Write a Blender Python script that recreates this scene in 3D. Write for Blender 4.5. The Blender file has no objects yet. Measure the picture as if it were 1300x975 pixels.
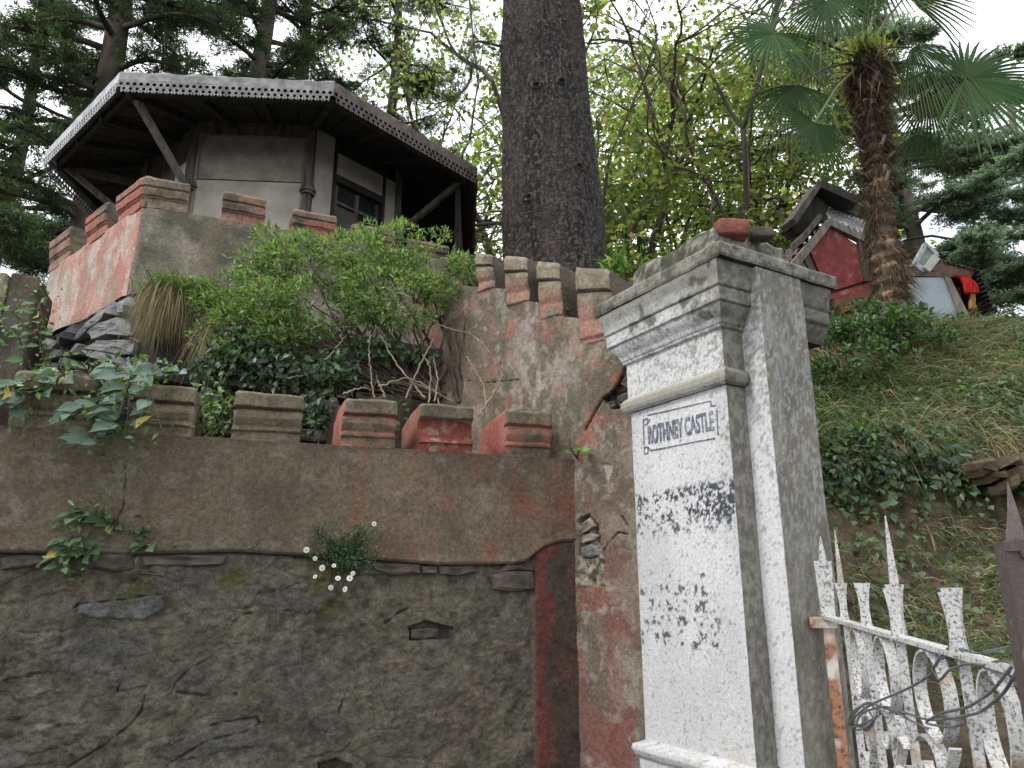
import bpy, math, random
import numpy as np
from math import radians, sin, cos, pi, tan, atan2, sqrt

# ---------------------------------------------------------------- camera, world, sun, exposure
scene = bpy.context.scene
COL = scene.collection
FPX = 930.0
PITCH = radians(15.5)
CAM = np.array((0.0, 0.0, 1.6))
cam_d = bpy.data.cameras.new('camera')
cam = bpy.data.objects.new('camera', cam_d)
COL.objects.link(cam)
cam.location = CAM
cam.rotation_euler = (pi/2 + PITCH, 0, 0)
cam_d.sensor_width = 36
cam_d.lens = 36*FPX/1300
cam_d.clip_start = 0.05
cam_d.clip_end = 2000
scene.camera = cam

SUN_EL, SUN_AZ = radians(48), atan2(-0.9, -0.38)      # azimuth measured from +Y towards +X
world = bpy.data.worlds.new('World')
scene.world = world
world.use_nodes = True
wn, wl = world.node_tree.nodes, world.node_tree.links
wn.clear()
wo = wn.new('ShaderNodeOutputWorld'); bg = wn.new('ShaderNodeBackground')
sky = wn.new('ShaderNodeTexSky'); sky.sky_type = 'NISHITA'; sky.sun_disc = False
sky.sun_elevation = SUN_EL; sky.sun_rotation = SUN_AZ % (2*pi)
tc = wn.new('ShaderNodeTexCoord'); mp = wn.new('ShaderNodeMapping'); mp.inputs['Scale'].default_value = (1, 1, 2.2)
mp.inputs['Location'].default_value = (0.35, 0.1, 0.2)
nz = wn.new('ShaderNodeTexNoise'); nz.inputs['Scale'].default_value = 2.1; nz.inputs['Detail'].default_value = 7
nz.inputs['Roughness'].default_value = 0.55
rp = wn.new('ShaderNodeValToRGB'); rp.color_ramp.elements[0].position = 0.36; rp.color_ramp.elements[1].position = 0.50
rp.color_ramp.elements[0].color = (0.45, 0.45, 0.45, 1)
mx = wn.new('ShaderNodeMix'); mx.data_type = 'RGBA'
mx.inputs['B'].default_value = (12.2, 12.4, 12.8, 1)
bg.inputs['Strength'].default_value = 0.1
wl.new(tc.outputs['Generated'], mp.inputs['Vector']); wl.new(mp.outputs[0], nz.inputs['Vector'])
wl.new(nz.outputs['Fac'], rp.inputs[0]); wl.new(rp.outputs[0], mx.inputs['Factor'])
wl.new(sky.outputs[0], mx.inputs['A']); wl.new(mx.outputs['Result'], bg.inputs['Color'])
wl.new(bg.outputs[0], wo.inputs['Surface'])

sun_d = bpy.data.lights.new('sun', 'SUN'); sun_d.energy = 1.3; sun_d.angle = radians(14); sun_d.color = (1, 0.96, 0.9)
sun = bpy.data.objects.new('sun', sun_d); COL.objects.link(sun)
sun.location = (-6, -4, 12)
sun.rotation_euler = (pi/2 - SUN_EL, 0, -SUN_AZ + pi)

scene.view_settings.view_transform = 'Standard'
scene.view_settings.look = 'None'
scene.view_settings.exposure = 0.62
scene.view_settings.gamma = 1.0
scene.cycles.max_bounces = 6
scene.cycles.transparent_max_bounces = 4
scene.cycles.use_denoising = True

# ---------------------------------------------------------------- helpers: measuring
def ray(px, py):
    v = 487.5 - py
    return np.array((px - 650.0, FPX*cos(PITCH) - v*sin(PITCH), FPX*sin(PITCH) + v*cos(PITCH)))
def at(px, py, Y):
    r = ray(px, py); return CAM + r*(Y/r[1])
def at_z(px, py, z):
    r = ray(px, py); return CAM + r*((z - CAM[2])/r[2])
class Plane:
    """a vertical wall plane: s runs along it, z is up, off is out of the face towards the viewer"""
    def __init__(s, P0, ang):           # ang: direction of +s, degrees from +X
        s.P0 = np.array(P0, float); a = radians(ang)
        s.D = np.array((cos(a), sin(a))); s.N = np.array((sin(a), -cos(a)))
        if s.N[1] > 0: s.N = -s.N
        s.ang = a
    def px(s, px, py):
        r = ray(px, py)
        A = np.array(((s.D[0], -r[0]), (s.D[1], -r[1])))
        t = np.linalg.solve(A, -s.P0)
        return t[0], 1.6 + r[2]*t[1]
    def w(s, S, Z, off=0):
        S = np.asarray(S, float); Z = np.asarray(Z, float) + 0*S; off = off + 0*S
        return np.stack((s.P0[0] + S*s.D[0] + off*s.N[0], s.P0[1] + S*s.D[1] + off*s.N[1], Z + 0*off), -1)

# ---------------------------------------------------------------- helpers: noise
def _h(x, y, z, seed):
    h = (x*374761393 + y*668265263 + z*2147483647 + seed*1274126177) & 0xffffffff
    h = ((h ^ (h >> 13))*1274126177) & 0xffffffff
    h = ((h ^ (h >> 16))*2246822519) & 0xffffffff
    return ((h ^ (h >> 15)) & 0xffffff)/16777215.0
def vnoise(x, y, z=0.0, seed=0):
    x, y, z = np.broadcast_arrays(np.asarray(x, float), np.asarray(y, float), np.asarray(z, float))
    xi, yi, zi = np.floor(x).astype(np.int64), np.floor(y).astype(np.int64), np.floor(z).astype(np.int64)
    fx, fy, fz = x-xi, y-yi, z-zi
    fx, fy, fz = [f*f*(3-2*f) for f in (fx, fy, fz)]
    r = 0
    for a in (0, 1):
        for b in (0, 1):
            for c in (0, 1):
                r = r + _h(xi+a, yi+b, zi+c, seed)*(fx if a else 1-fx)*(fy if b else 1-fy)*(fz if c else 1-fz)
    return r
def fbm(x, y, z=0.0, o=4, seed=0, g=0.5):
    r, a, t = 0, 1, 0
    for i in range(o):
        f = 2.03**i
        r = r + a*vnoise(x*f+i*3.7, y*f+i*1.3, np.asarray(z)*f+i*7.1, seed+i); t += a; a *= g
    return r/t
def sst(a, b, x):
    t = np.clip((x-a)/(b-a), 0, 1); return t*t*(3-2*t)
def lerp(a, b, t):
    t = np.asarray(t)[..., None]; return np.asarray(a)*(1-t) + np.asarray(b)*t
def seg_dist(S, Z, pts):
    """distance from every (S,Z) to a polyline"""
    d = np.full(np.shape(S), 1e9)
    for (a, b) in zip(pts[:-1], pts[1:]):
        ax, az = a; bx, bz = b; dx, dz = bx-ax, bz-az
        t = np.clip(((S-ax)*dx + (Z-az)*dz)/(dx*dx+dz*dz+1e-12), 0, 1)
        d = np.minimum(d, np.hypot(S-ax-t*dx, Z-az-t*dz))
    return d
def in_poly(S, Z, pts):
    r = np.zeros(np.shape(S), bool); n = len(pts)
    for i in range(n):
        x0, y0 = pts[i]; x1, y1 = pts[(i+1) % n]
        c = ((y0 > Z) != (y1 > Z)) & (S < (x1-x0)*(Z-y0)/((y1-y0) + 1e-12) + x0)
        r ^= c
    return r

# ---------------------------------------------------------------- helpers: materials
def new_mat(name):
    m = bpy.data.materials.new(name); m.use_nodes = True
    nt = m.node_tree; b = nt.nodes['Principled BSDF']; return m, nt, b
def mat_vc(name, rough=0.92, fine=0.35, scale=60, bump=0.4, bscale=90, dist=0.004, spec=0.25, speck=1.0):
    """colour comes from the mesh's own 'col' attribute (stains, paint, wear), broken up by fine grain"""
    m, nt, b = new_mat(name); N, L = nt.nodes, nt.links
    at_ = N.new('ShaderNodeAttribute'); at_.attribute_name = 'col'
    t = N.new('ShaderNodeTexCoord')
    n1 = N.new('ShaderNodeTexNoise'); n1.inputs['Scale'].default_value = scale; n1.inputs['Detail'].default_value = 6
    n1.inputs['Roughness'].default_value = 0.7
    mr = N.new('ShaderNodeMapRange'); mr.inputs[1].default_value = 0.3; mr.inputs[2].default_value = 0.7
    mr.inputs[3].default_value = 1-fine; mr.inputs[4].default_value = 1+fine
    vm = N.new('ShaderNodeVectorMath'); vm.operation = 'SCALE'
    L.new(t.outputs['Object'], n1.inputs['Vector']); L.new(n1.outputs['Fac'], mr.inputs[0])
    n3 = N.new('ShaderNodeTexNoise'); n3.inputs['Scale'].default_value = scale*4.5; n3.inputs['Detail'].default_value = 3
    n3.inputs['Roughness'].default_value = 0.8
    mr3 = N.new('ShaderNodeMapRange'); mr3.inputs[1].default_value = 0.32; mr3.inputs[2].default_value = 0.68
    mr3.inputs[3].default_value = 1-fine*speck; mr3.inputs[4].default_value = 1+fine*speck
    mm = N.new('ShaderNodeMath'); mm.operation = 'MULTIPLY'
    L.new(t.outputs['Object'], n3.inputs['Vector']); L.new(n3.outputs['Fac'], mr3.inputs[0])
    L.new(mr.outputs[0], mm.inputs[0]); L.new(mr3.outputs[0], mm.inputs[1])
    L.new(at_.outputs['Color'], vm.inputs[0]); L.new(mm.outputs[0], vm.inputs['Scale'])
    L.new(vm.outputs[0], b.inputs['Base Color'])
    n2 = N.new('ShaderNodeTexNoise'); n2.inputs['Scale'].default_value = bscale; n2.inputs['Detail'].default_value = 8
    n2.inputs['Roughness'].default_value = 0.75
    bp = N.new('ShaderNodeBump'); bp.inputs['Strength'].default_value = bump; bp.inputs['Distance'].default_value = dist
    L.new(t.outputs['Object'], n2.inputs['Vector']); L.new(n2.outputs['Fac'], bp.inputs['Height'])
    L.new(bp.outputs[0], b.inputs['Normal'])
    b.inputs['Roughness'].default_value = rough; b.inputs['Specular IOR Level'].default_value = spec
    return m
def mat_proc(name, c1, c2, scale=8, rough=0.85, bump=0.4, bscale=None, dist=0.01, stretch=(1, 1, 1), metal=0, c3=None, p=(0.35, 0.65), spec=0.3):
    m, nt, b = new_mat(name); N, L = nt.nodes, nt.links
    t = N.new('ShaderNodeTexCoord'); mpn = N.new('ShaderNodeMapping'); mpn.inputs['Scale'].default_value = stretch
    n1 = N.new('ShaderNodeTexNoise'); n1.inputs['Scale'].default_value = scale; n1.inputs['Detail'].default_value = 8
    n1.inputs['Roughness'].default_value = 0.65
    r = N.new('ShaderNodeValToRGB'); r.color_ramp.elements[0].position = p[0]; r.color_ramp.elements[1].position = p[1]
    r.color_ramp.elements[0].color = (*c1, 1); r.color_ramp.elements[1].color = (*c2, 1)
    if c3 is not None:
        e = r.color_ramp.elements.new(min(0.99, p[1]+0.12)); e.color = (*c3, 1)
    n2 = N.new('ShaderNodeTexNoise'); n2.inputs['Scale'].default_value = bscale or scale*4; n2.inputs['Detail'].default_value = 8
    n2.inputs['Roughness'].default_value = 0.7
    bp = N.new('ShaderNodeBump'); bp.inputs['Strength'].default_value = bump; bp.inputs['Distance'].default_value = dist
    L.new(t.outputs['Object'], mpn.inputs[0]); L.new(mpn.outputs[0], n1.inputs['Vector']); L.new(mpn.outputs[0], n2.inputs['Vector'])
    L.new(n1.outputs['Fac'], r.inputs[0]); L.new(r.outputs[0], b.inputs['Base Color'])
    L.new(n2.outputs['Fac'], bp.inputs['Height']); L.new(bp.outputs[0], b.inputs['Normal'])
    b.inputs['Roughness'].default_value = rough; b.inputs['Metallic'].default_value = metal
    b.inputs['Specular IOR Level'].default_value = spec
    return m
def mat_leaf(name, rough=0.5, trans=0.35, tint=(1.3, 1.5, 0.5), spec=0.4):
    """leaf colour varies leaf by leaf through 'col'; light passes through the blade"""
    m, nt, b = new_mat(name); N, L = nt.nodes, nt.links
    at_ = N.new('ShaderNodeAttribute'); at_.attribute_name = 'col'
    L.new(at_.outputs['Color'], b.inputs['Base Color'])
    b.inputs['Roughness'].default_value = rough; b.inputs['Specular IOR Level'].default_value = spec
    tr = N.new('ShaderNodeBsdfTranslucent'); mu = N.new('ShaderNodeMix'); mu.data_type = 'RGBA'; mu.blend_type = 'MULTIPLY'
    mu.inputs['Factor'].default_value = 1; mu.inputs['B'].default_value = (*tint, 1)
    L.new(at_.outputs['Color'], mu.inputs['A']); L.new(mu.outputs['Result'], tr.inputs['Color'])
    ms = N.new('ShaderNodeMixShader'); ms.inputs[0].default_value = trans
    o = [n for n in N if n.type == 'OUTPUT_MATERIAL'][0]
    L.new(b.outputs[0], ms.inputs[1]); L.new(tr.outputs[0], ms.inputs[2]); L.new(ms.outputs[0], o.inputs['Surface'])
    return m
M = {}
M['plaster'] = mat_vc('weathered_plaster', fine=0.42, scale=50, bump=0.8, bscale=90, dist=0.008)
M['rubble'] = mat_vc('rough_rubble', fine=0.42, scale=34, bump=1.0, bscale=60, dist=0.018)
M['limewash'] = mat_vc('limewashed_render', fine=0.20, scale=75, bump=0.8, bscale=110, dist=0.005, speck=1.1)
def mat_flaking(name, paint, under, scale, lo, hi, rust=None):
    m, nt, b = new_mat(name); N, L = nt.nodes, nt.links; t = N.new('ShaderNodeTexCoord')
    n = N.new('ShaderNodeTexNoise'); n.inputs['Scale'].default_value = scale; n.inputs['Detail'].default_value = 7; n.inputs['Roughness'].default_value = .68
    r = N.new('ShaderNodeValToRGB'); e = r.color_ramp.elements; e[0].position = lo; e[0].color = (*paint, 1); e[1].position = hi; e[1].color = (*under, 1)
    L.new(t.outputs['Object'], n.inputs['Vector']); L.new(n.outputs['Fac'], r.inputs[0]); src = r.outputs[0]
    if rust:
        n2 = N.new('ShaderNodeTexNoise'); n2.inputs['Scale'].default_value = 9; n2.inputs['Detail'].default_value = 6
        r2 = N.new('ShaderNodeValToRGB'); r2.color_ramp.elements[0].position = rust[1]; r2.color_ramp.elements[1].position = rust[1]+.12
        mx_ = N.new('ShaderNodeMix'); mx_.data_type = 'RGBA'; mx_.inputs['B'].default_value = (*rust[0], 1)
        L.new(t.outputs['Object'], n2.inputs['Vector']); L.new(n2.outputs['Fac'], r2.inputs[0]); L.new(r2.outputs[0], mx_.inputs['Factor']); L.new(src, mx_.inputs['A']); src = mx_.outputs['Result']
    L.new(src, b.inputs['Base Color']); b.inputs['Roughness'].default_value = .6
    bp = N.new('ShaderNodeBump'); bp.inputs['Strength'].default_value = .8; bp.inputs['Distance'].default_value = .003; bp.invert = True
    L.new(n.outputs['Fac'], bp.inputs['Height']); L.new(bp.outputs[0], b.inputs['Normal']); return m
M['iron'] = mat_flaking('flaking_white_iron', (.56, .555, .54), (.11, .095, .085), 130, .50, .62, ((.36, .27, .18), .58))
M['rusty_iron'] = mat_flaking('rusting_white_iron', (.33, .16, .085), (.10, .05, .035), 40, .50, .62, ((.58, .55, .50), .50))
M['brown_iron'] = mat_flaking('brown_painted_iron', (.075, .058, .052), (.16, .13, .12), 60, .55, .70, ((.30, .27, .22), .64))
M['bark'] = mat_vc('bark', fine=0.35, scale=30, bump=0.8, bscale=40, dist=0.02)
M['soil'] = mat_vc('soil', fine=0.4, scale=20, bump=0.8, bscale=30, dist=0.03)
M['stone'] = mat_proc('grey_slate_stone', (0.13, 0.13, 0.135), (0.30, 0.30, 0.29), scale=13, bump=1.0, bscale=42, dist=0.02, c3=(0.27, 0.25, 0.21))
M['brown_stone'] = mat_proc('brown_rubble_stone', (0.05, 0.042, 0.034), (0.14, 0.12, 0.095), scale=9, bump=0.8, bscale=30, dist=0.015)
M['pale_stone'] = mat_proc('pale_broken_stone', (0.12, 0.10, 0.08), (0.33, 0.29, 0.23), scale=12, bump=0.8, bscale=40, dist=0.01)
M['cement'] = mat_proc('grey_cement_panel', (0.28, 0.26, 0.215), (0.46, 0.435, 0.38), scale=2.6, bump=0.2, bscale=40, dist=0.004, c3=(0.52, 0.51, 0.48))
M['old_wood'] = mat_proc('grey_weathered_wood', (0.045, 0.04, 0.034), (0.14, 0.125, 0.105), scale=6, stretch=(3, 3, 0.6), bump=0.5, dist=0.006)
M['pale_wood'] = mat_proc('pale_weathered_wood', (0.12, 0.11, 0.09), (0.27, 0.25, 0.21), scale=6, stretch=(3, 3, 0.6), bump=0.5, dist=0.006)
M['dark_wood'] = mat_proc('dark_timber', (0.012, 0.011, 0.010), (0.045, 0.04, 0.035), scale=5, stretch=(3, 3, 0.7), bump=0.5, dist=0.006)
M['tin'] = mat_proc('greying_tin_sheet', (0.20, 0.20, 0.205), (0.42, 0.43, 0.45), scale=5, rough=0.55, bump=0.2, c3=(0.30, 0.25, 0.22))
M['rust_tin'] = mat_proc('rusting_tin_sheet', (0.07, 0.055, 0.05), (0.17, 0.14, 0.13), scale=7, rough=0.75, bump=0.3)
M['twig'] = mat_proc('twig_bark', (0.05, 0.04, 0.03), (0.15, 0.12, 0.09), scale=14, bump=0.4)
M['pale_twig'] = mat_proc('pale_dry_stem', (0.16, 0.13, 0.09), (0.38, 0.32, 0.24), scale=14, bump=0.4)
M['leaf'] = mat_leaf('leaf', rough=.38, spec=.55)
M['needle'] = mat_leaf('needle', trans=0.25, rough=0.6)
M['light_leaf'] = mat_leaf('translucent_leaf', trans=0.68, tint=(1.8, 1.85, 1.0))  # very translucent blade with a strong yellow green tint
M['cedar_needle'] = mat_leaf('cedar_needle', trans=0.5, rough=0.7, spec=0.2, tint=(1.4, 1.5, 1.3))
M['grey_leaf'] = mat_leaf('grey_green_leaf', trans=0.2, rough=0.6, spec=0.3, tint=(1.2, 1.4, 0.8))
M['palm'] = mat_leaf('palm_blade', trans=0.22, rough=0.6, spec=0.12)
M['grass'] = mat_leaf('grass_blade', trans=0.3, rough=0.7, spec=0.2, tint=(1.2, 1.3, 0.7))

# ---------------------------------------------------------------- helpers: meshes and objects
def mesh(name, V, Fc, mat=None, col=None, smooth=False):
    me = bpy.data.meshes.new(name)
    V = np.asarray(V, float).reshape(-1, 3)
    if isinstance(Fc, np.ndarray):
        n, k = Fc.shape
        me.vertices.add(len(V)); me.vertices.foreach_set('co', V.ravel())
        me.loops.add(n*k); me.loops.foreach_set('vertex_index', Fc.ravel().astype(np.int32))
        me.polygons.add(n); me.polygons.foreach_set('loop_start', np.arange(0, n*k, k, dtype=np.int32))
        me.polygons.foreach_set('loop_total', np.full(n, k, np.int32))
        me.update(calc_edges=True)
    else:
        me.from_pydata([tuple(v) for v in V], [], [tuple(int(i) for i in f) for f in Fc]); me.update()
    if col is not None:
        a = me.color_attributes.new('col', 'FLOAT_COLOR', 'POINT')
        c = np.ones((len(V), 4)); c[:, :3] = np.clip(np.asarray(col).reshape(-1, 3), 0.002, 1); a.data.foreach_set('color', c.ravel())
    if smooth: me.polygons.foreach_set('use_smooth', np.ones(len(me.polygons), bool))
    if mat: me.materials.append(mat)
    return me
def link(name, me, parent=None):
    o = bpy.data.objects.new(name, me); COL.objects.link(o)
    if parent is not None:
        o.parent = parent
        if parent.type == 'EMPTY' and not getattr(parent, 'parent', None):
            o.location = -np.array(parent.location)
    return o
def obj(name, V, Fc, mat, parent=None, col=None, smooth=False):
    V = np.asarray(V, float).reshape(-1, 3)
    o = link(name, mesh(name, V, Fc, mat, col, smooth), parent); return o
def tag(o, label=None, cat=None, group=None, kind=None):
    if label: o['label'] = label
    if cat: o['category'] = cat
    if group: o['group'] = group
    if kind: o['kind'] = kind
    return o
def thing(name, loc, label, cat, group=None):
    o = bpy.data.objects.new(name, None); COL.objects.link(o); o.location = tuple(loc); o.empty_display_size = 0.2
    return tag(o, label, cat, group)
class MB:
    def __init__(s): s.V, s.F, s.C, s.n = [], [], [], 0
    def add(s, V, Fc, c=None):
        V = np.asarray(V, float).reshape(-1, 3)
        s.V.append(V); s.F += [tuple(int(i)+s.n for i in f) for f in Fc]
        if c is not None: s.C.append(np.broadcast_to(np.asarray(c, float), (len(V), 3)))
        s.n += len(V)
    def hexa(s, p8, c=None):
        s.add(p8, [(0, 3, 2, 1), (4, 5, 6, 7), (0, 1, 5, 4), (1, 2, 6, 5), (2, 3, 7, 6), (3, 0, 4, 7)], c)
    def box(s, c, d, ax=(1, 0, 0), up=(0, 0, 1), col=None):
        """box of full sizes d centred at c with its x axis along ax"""
        c = np.asarray(c, float); x = np.asarray(ax, float); x = x/np.linalg.norm(x); u = np.asarray(up, float)
        y = np.cross(u, x); y /= np.linalg.norm(y); u = np.cross(x, y)
        P = [c + x*a*d[0]/2 + y*b*d[1]/2 + u*e*d[2]/2 for e in (-1, 1) for a, b in ((-1, -1), (1, -1), (1, 1), (-1, 1))]
        s.hexa(P, col)
    def bar(s, a, b, w, h, up=(0, 0, 1), col=None):
        a, b = np.asarray(a, float), np.asarray(b, float); d = b-a
        if abs(np.dot(d/np.linalg.norm(d), up)) > 0.98: up = (0, 1, 0)
        s.box((a+b)/2, (np.linalg.norm(d), w, h), d, up, col)
    def tube(s, pts, rad, n=6, col=None, cap=True):
        V, Fc = tube_arr(np.asarray(pts, float), rad, n)
        Fc = [tuple(f) for f in Fc]
        if cap:
            m = len(pts); Fc += [tuple(range(n-1, -1, -1)), tuple((m-1)*n+i for i in range(n))]
        s.add(V, Fc, col)
    def build(s, name, mat, parent=None, smooth=False):
        return obj(name, np.concatenate(s.V), s.F, mat, parent, np.concatenate(s.C) if s.C else None, smooth)
def tube_arr(P, rad, n):
    m = len(P); rad = np.broadcast_to(np.asarray(rad, float), (m,))
    T = np.gradient(P, axis=0); T /= np.linalg.norm(T, axis=1)[:, None] + 1e-12
    ref = np.array((0, 0, 1.0)) if abs(T[:, 2]).mean() < 0.8 else np.array((1.0, 0, 0))
    A = np.cross(T, ref); A /= np.linalg.norm(A, axis=1)[:, None] + 1e-9; B = np.cross(T, A)
    a = np.arange(n)*2*pi/n
    V = P[:, None, :] + rad[:, None, None]*(A[:, None, :]*np.cos(a)[None, :, None] + B[:, None, :]*np.sin(a)[None, :, None])
    i, j = np.meshgrid(np.arange(m-1), np.arange(n), indexing='ij')
    Fc = np.stack((i*n+j, i*n+(j+1) % n, (i+1)*n+(j+1) % n, (i+1)*n+j), -1).reshape(-1, 4)
    return V.reshape(-1, 3), Fc
class Tubes:
    def __init__(s): s.V, s.F, s.n = [], [], 0
    def add(s, P, rad, n=5):
        V, Fc = tube_arr(np.asarray(P, float), rad, n); s.V.append(V); s.F.append(Fc+s.n); s.n += len(V)
    def build(s, name, mat, parent=None, col=None, colf=None):
        V = np.concatenate(s.V); Fc = np.concatenate(s.F)
        if colf: col = colf(V)
        return obj(name, V, Fc, mat, parent, col, True)
def unit(v): return v/(np.linalg.norm(v, axis=-1, keepdims=True)+1e-12)
def leaf_arr(pos, d, nrm, L, W, fold=0.25, mid=0.45, droop=0.0):
    """pointed folded leaves, 4 triangles each"""
    pos, d = np.asarray(pos, float), unit(np.asarray(d, float)); n = len(pos)
    side = unit(np.cross(d, nrm)); up = np.cross(side, d)
    L = np.broadcast_to(L, (n,))[:, None]; W = np.broadcast_to(W, (n,))[:, None]
    dn = np.zeros((n, 3)); dn[:, 2] = -1
    tip = pos + d*L + dn*L*droop; m = pos + d*L*mid + dn*L*droop*0.3
    a = m + side*W/2 + up*W*fold; b = m - side*W/2 + up*W*fold
    V = np.stack((pos, a, tip, b, m), 1).reshape(-1, 3)
    k = np.arange(n)[:, None]*5
    Fc = np.concatenate((k+np.array([[0, 4, 1]]), k+np.array([[1, 4, 2]]), k+np.array([[0, 3, 4]]), k+np.array([[3, 2, 4]])), 0)
    return V, Fc
def leaves(name, mat, parent, pos, d, nrm, L, W, cols, simple=False, **k):
    if simple:
        pos, d = np.asarray(pos, float), unit(np.asarray(d, float)); n = len(pos)
        side = unit(np.cross(d, nrm)); L = np.broadcast_to(L, (n,))[:, None]; W = np.broadcast_to(W, (n,))[:, None]
        if simple == 'needle':
            V = np.stack((pos-side*W/2, pos+side*W/2, pos+d*L), 1).reshape(-1, 3); Fc = np.arange(n*3).reshape(n, 3); c = np.repeat(cols, 3, 0)
        else:
            V = np.stack((pos, pos+d*L*0.5+side*W/2, pos+d*L, pos+d*L*0.5-side*W/2), 1).reshape(-1, 3)
            Fc = np.arange(n*4).reshape(n, 4); c = np.repeat(cols, 4, 0)
    else:
        V, Fc = leaf_arr(pos, d, nrm, L, W, **k); c = np.repeat(cols, 5, 0)
    return obj(name, V, Fc, mat, parent, c)
def blades(name, mat, parent, pos, d, L, W, cols, droop=0.6, segs=4, rs=None, kind=None):
    """curved tapering grass blades"""
    rs = rs or R; pos = np.asarray(pos, float); d = unit(np.asarray(d, float)); n = len(pos)
    L = np.broadcast_to(L, (n,)); W = np.broadcast_to(W, (n,)); droop = np.broadcast_to(droop, (n,))
    sd = unit(np.cross(d, rs.normal(size=(n, 3))))
    rows = []
    for i in range(segs+1):
        t = i/segs
        p = pos + d*(L*t)[:, None]; p[:, 2] -= L*droop*t*t
        w = (W*(1-t**1.5)*0.5 + 0.0004)[:, None]
        rows += [p-sd*w, p+sd*w]
    V = np.stack(rows, 1).reshape(-1, 3); k = np.arange(n)[:, None]*(2*segs+2)
    Fc = np.concatenate([k+np.array([[2*i, 2*i+1, 2*i+3, 2*i+2]]) for i in range(segs)], 0)
    return obj(name, V, Fc, mat, parent, np.repeat(cols, 2*segs+2, 0))
def jcol(rs, base, n, v=0.25, h=0.12):
    b = np.asarray(base, float); c = b*(1+v*rs.normal(size=(n, 1)))*(1+h*rs.normal(size=(n, 3)))
    return np.clip(c, 0.004, 0.9)
def mixcol(rs, bases, w, n, v=0.25, h=0.1):
    b = np.asarray(bases, float)[rs.choice(len(bases), n, p=np.asarray(w)/np.sum(w))]
    return np.clip(b*(1+v*rs.normal(size=(n, 1)))*(1+h*rs.normal(size=(n, 3))), 0.004, 0.9)
R = np.random.default_rng(11)

def grid_block(name, pl, s0, s1, zb, zt, thick, res, disp, colf, mat, parent, back=True):
    """a wall body with a finely modelled front: zb, zt may be functions of s"""
    ns = max(2, int((s1-s0)/res)+1)
    s = np.linspace(s0, s1, ns)
    fb = zb if callable(zb) else (lambda q: q*0+zb); ft = zt if callable(zt) else (lambda q: q*0+zt)
    nv = max(2, int(np.max(ft(s)-fb(s))/res)+1)
    S = np.repeat(s[:, None], nv, 1); t = np.linspace(0, 1, nv)[None, :]
    Z = fb(S)*(1-t) + ft(S)*t
    off = disp(S, Z) if disp else S*0
    V = pl.w(S, Z, off).reshape(-1, 3); C = colf(S, Z).reshape(-1, 3)
    i, j = np.meshgrid(np.arange(ns-1), np.arange(nv-1), indexing='ij')
    Fc = np.stack((i*nv+j, (i+1)*nv+j, (i+1)*nv+j+1, i*nv+j+1), -1).reshape(-1, 4)
    # rim: top, right, left
    loop = [(k, nv-1) for k in range(ns)]
    lid = np.array([k*nv+nv-1 for k in range(ns)])
    Bt = pl.w(s, ft(s), -thick); base = len(V)
    lb = np.arange(ns)+base
    Fr = [np.stack((lid[:-1], lid[1:], lb[1:], lb[:-1]), -1)]
    V = np.concatenate((V, Bt)); C = np.concatenate((C, C[lid]))
    for e in (0, ns-1):
        ids = np.arange(nv)+e*nv; base = len(V)
        Bk = pl.w(np.full(nv, s[e]), Z[e], -thick); V = np.concatenate((V, Bk)); C = np.concatenate((C, C[ids]))
        b2 = np.arange(nv)+base; Fr.append(np.stack((ids[:-1], ids[1:], b2[1:], b2[:-1]), -1))
    base = len(V)
    Bb = np.concatenate((pl.w(s, fb(s), -thick), pl.w(s, ft(s), -thick))); V = np.concatenate((V, Bb)); C = np.concatenate((C, np.tile(C[:1], (2*ns, 1))))
    k = np.arange(ns-1)+base; Fr.append(np.stack((k, k+1, k+1+ns, k+ns), -1))
    return obj(name, V, np.concatenate([Fc]+Fr), mat, parent, C, True)

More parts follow.
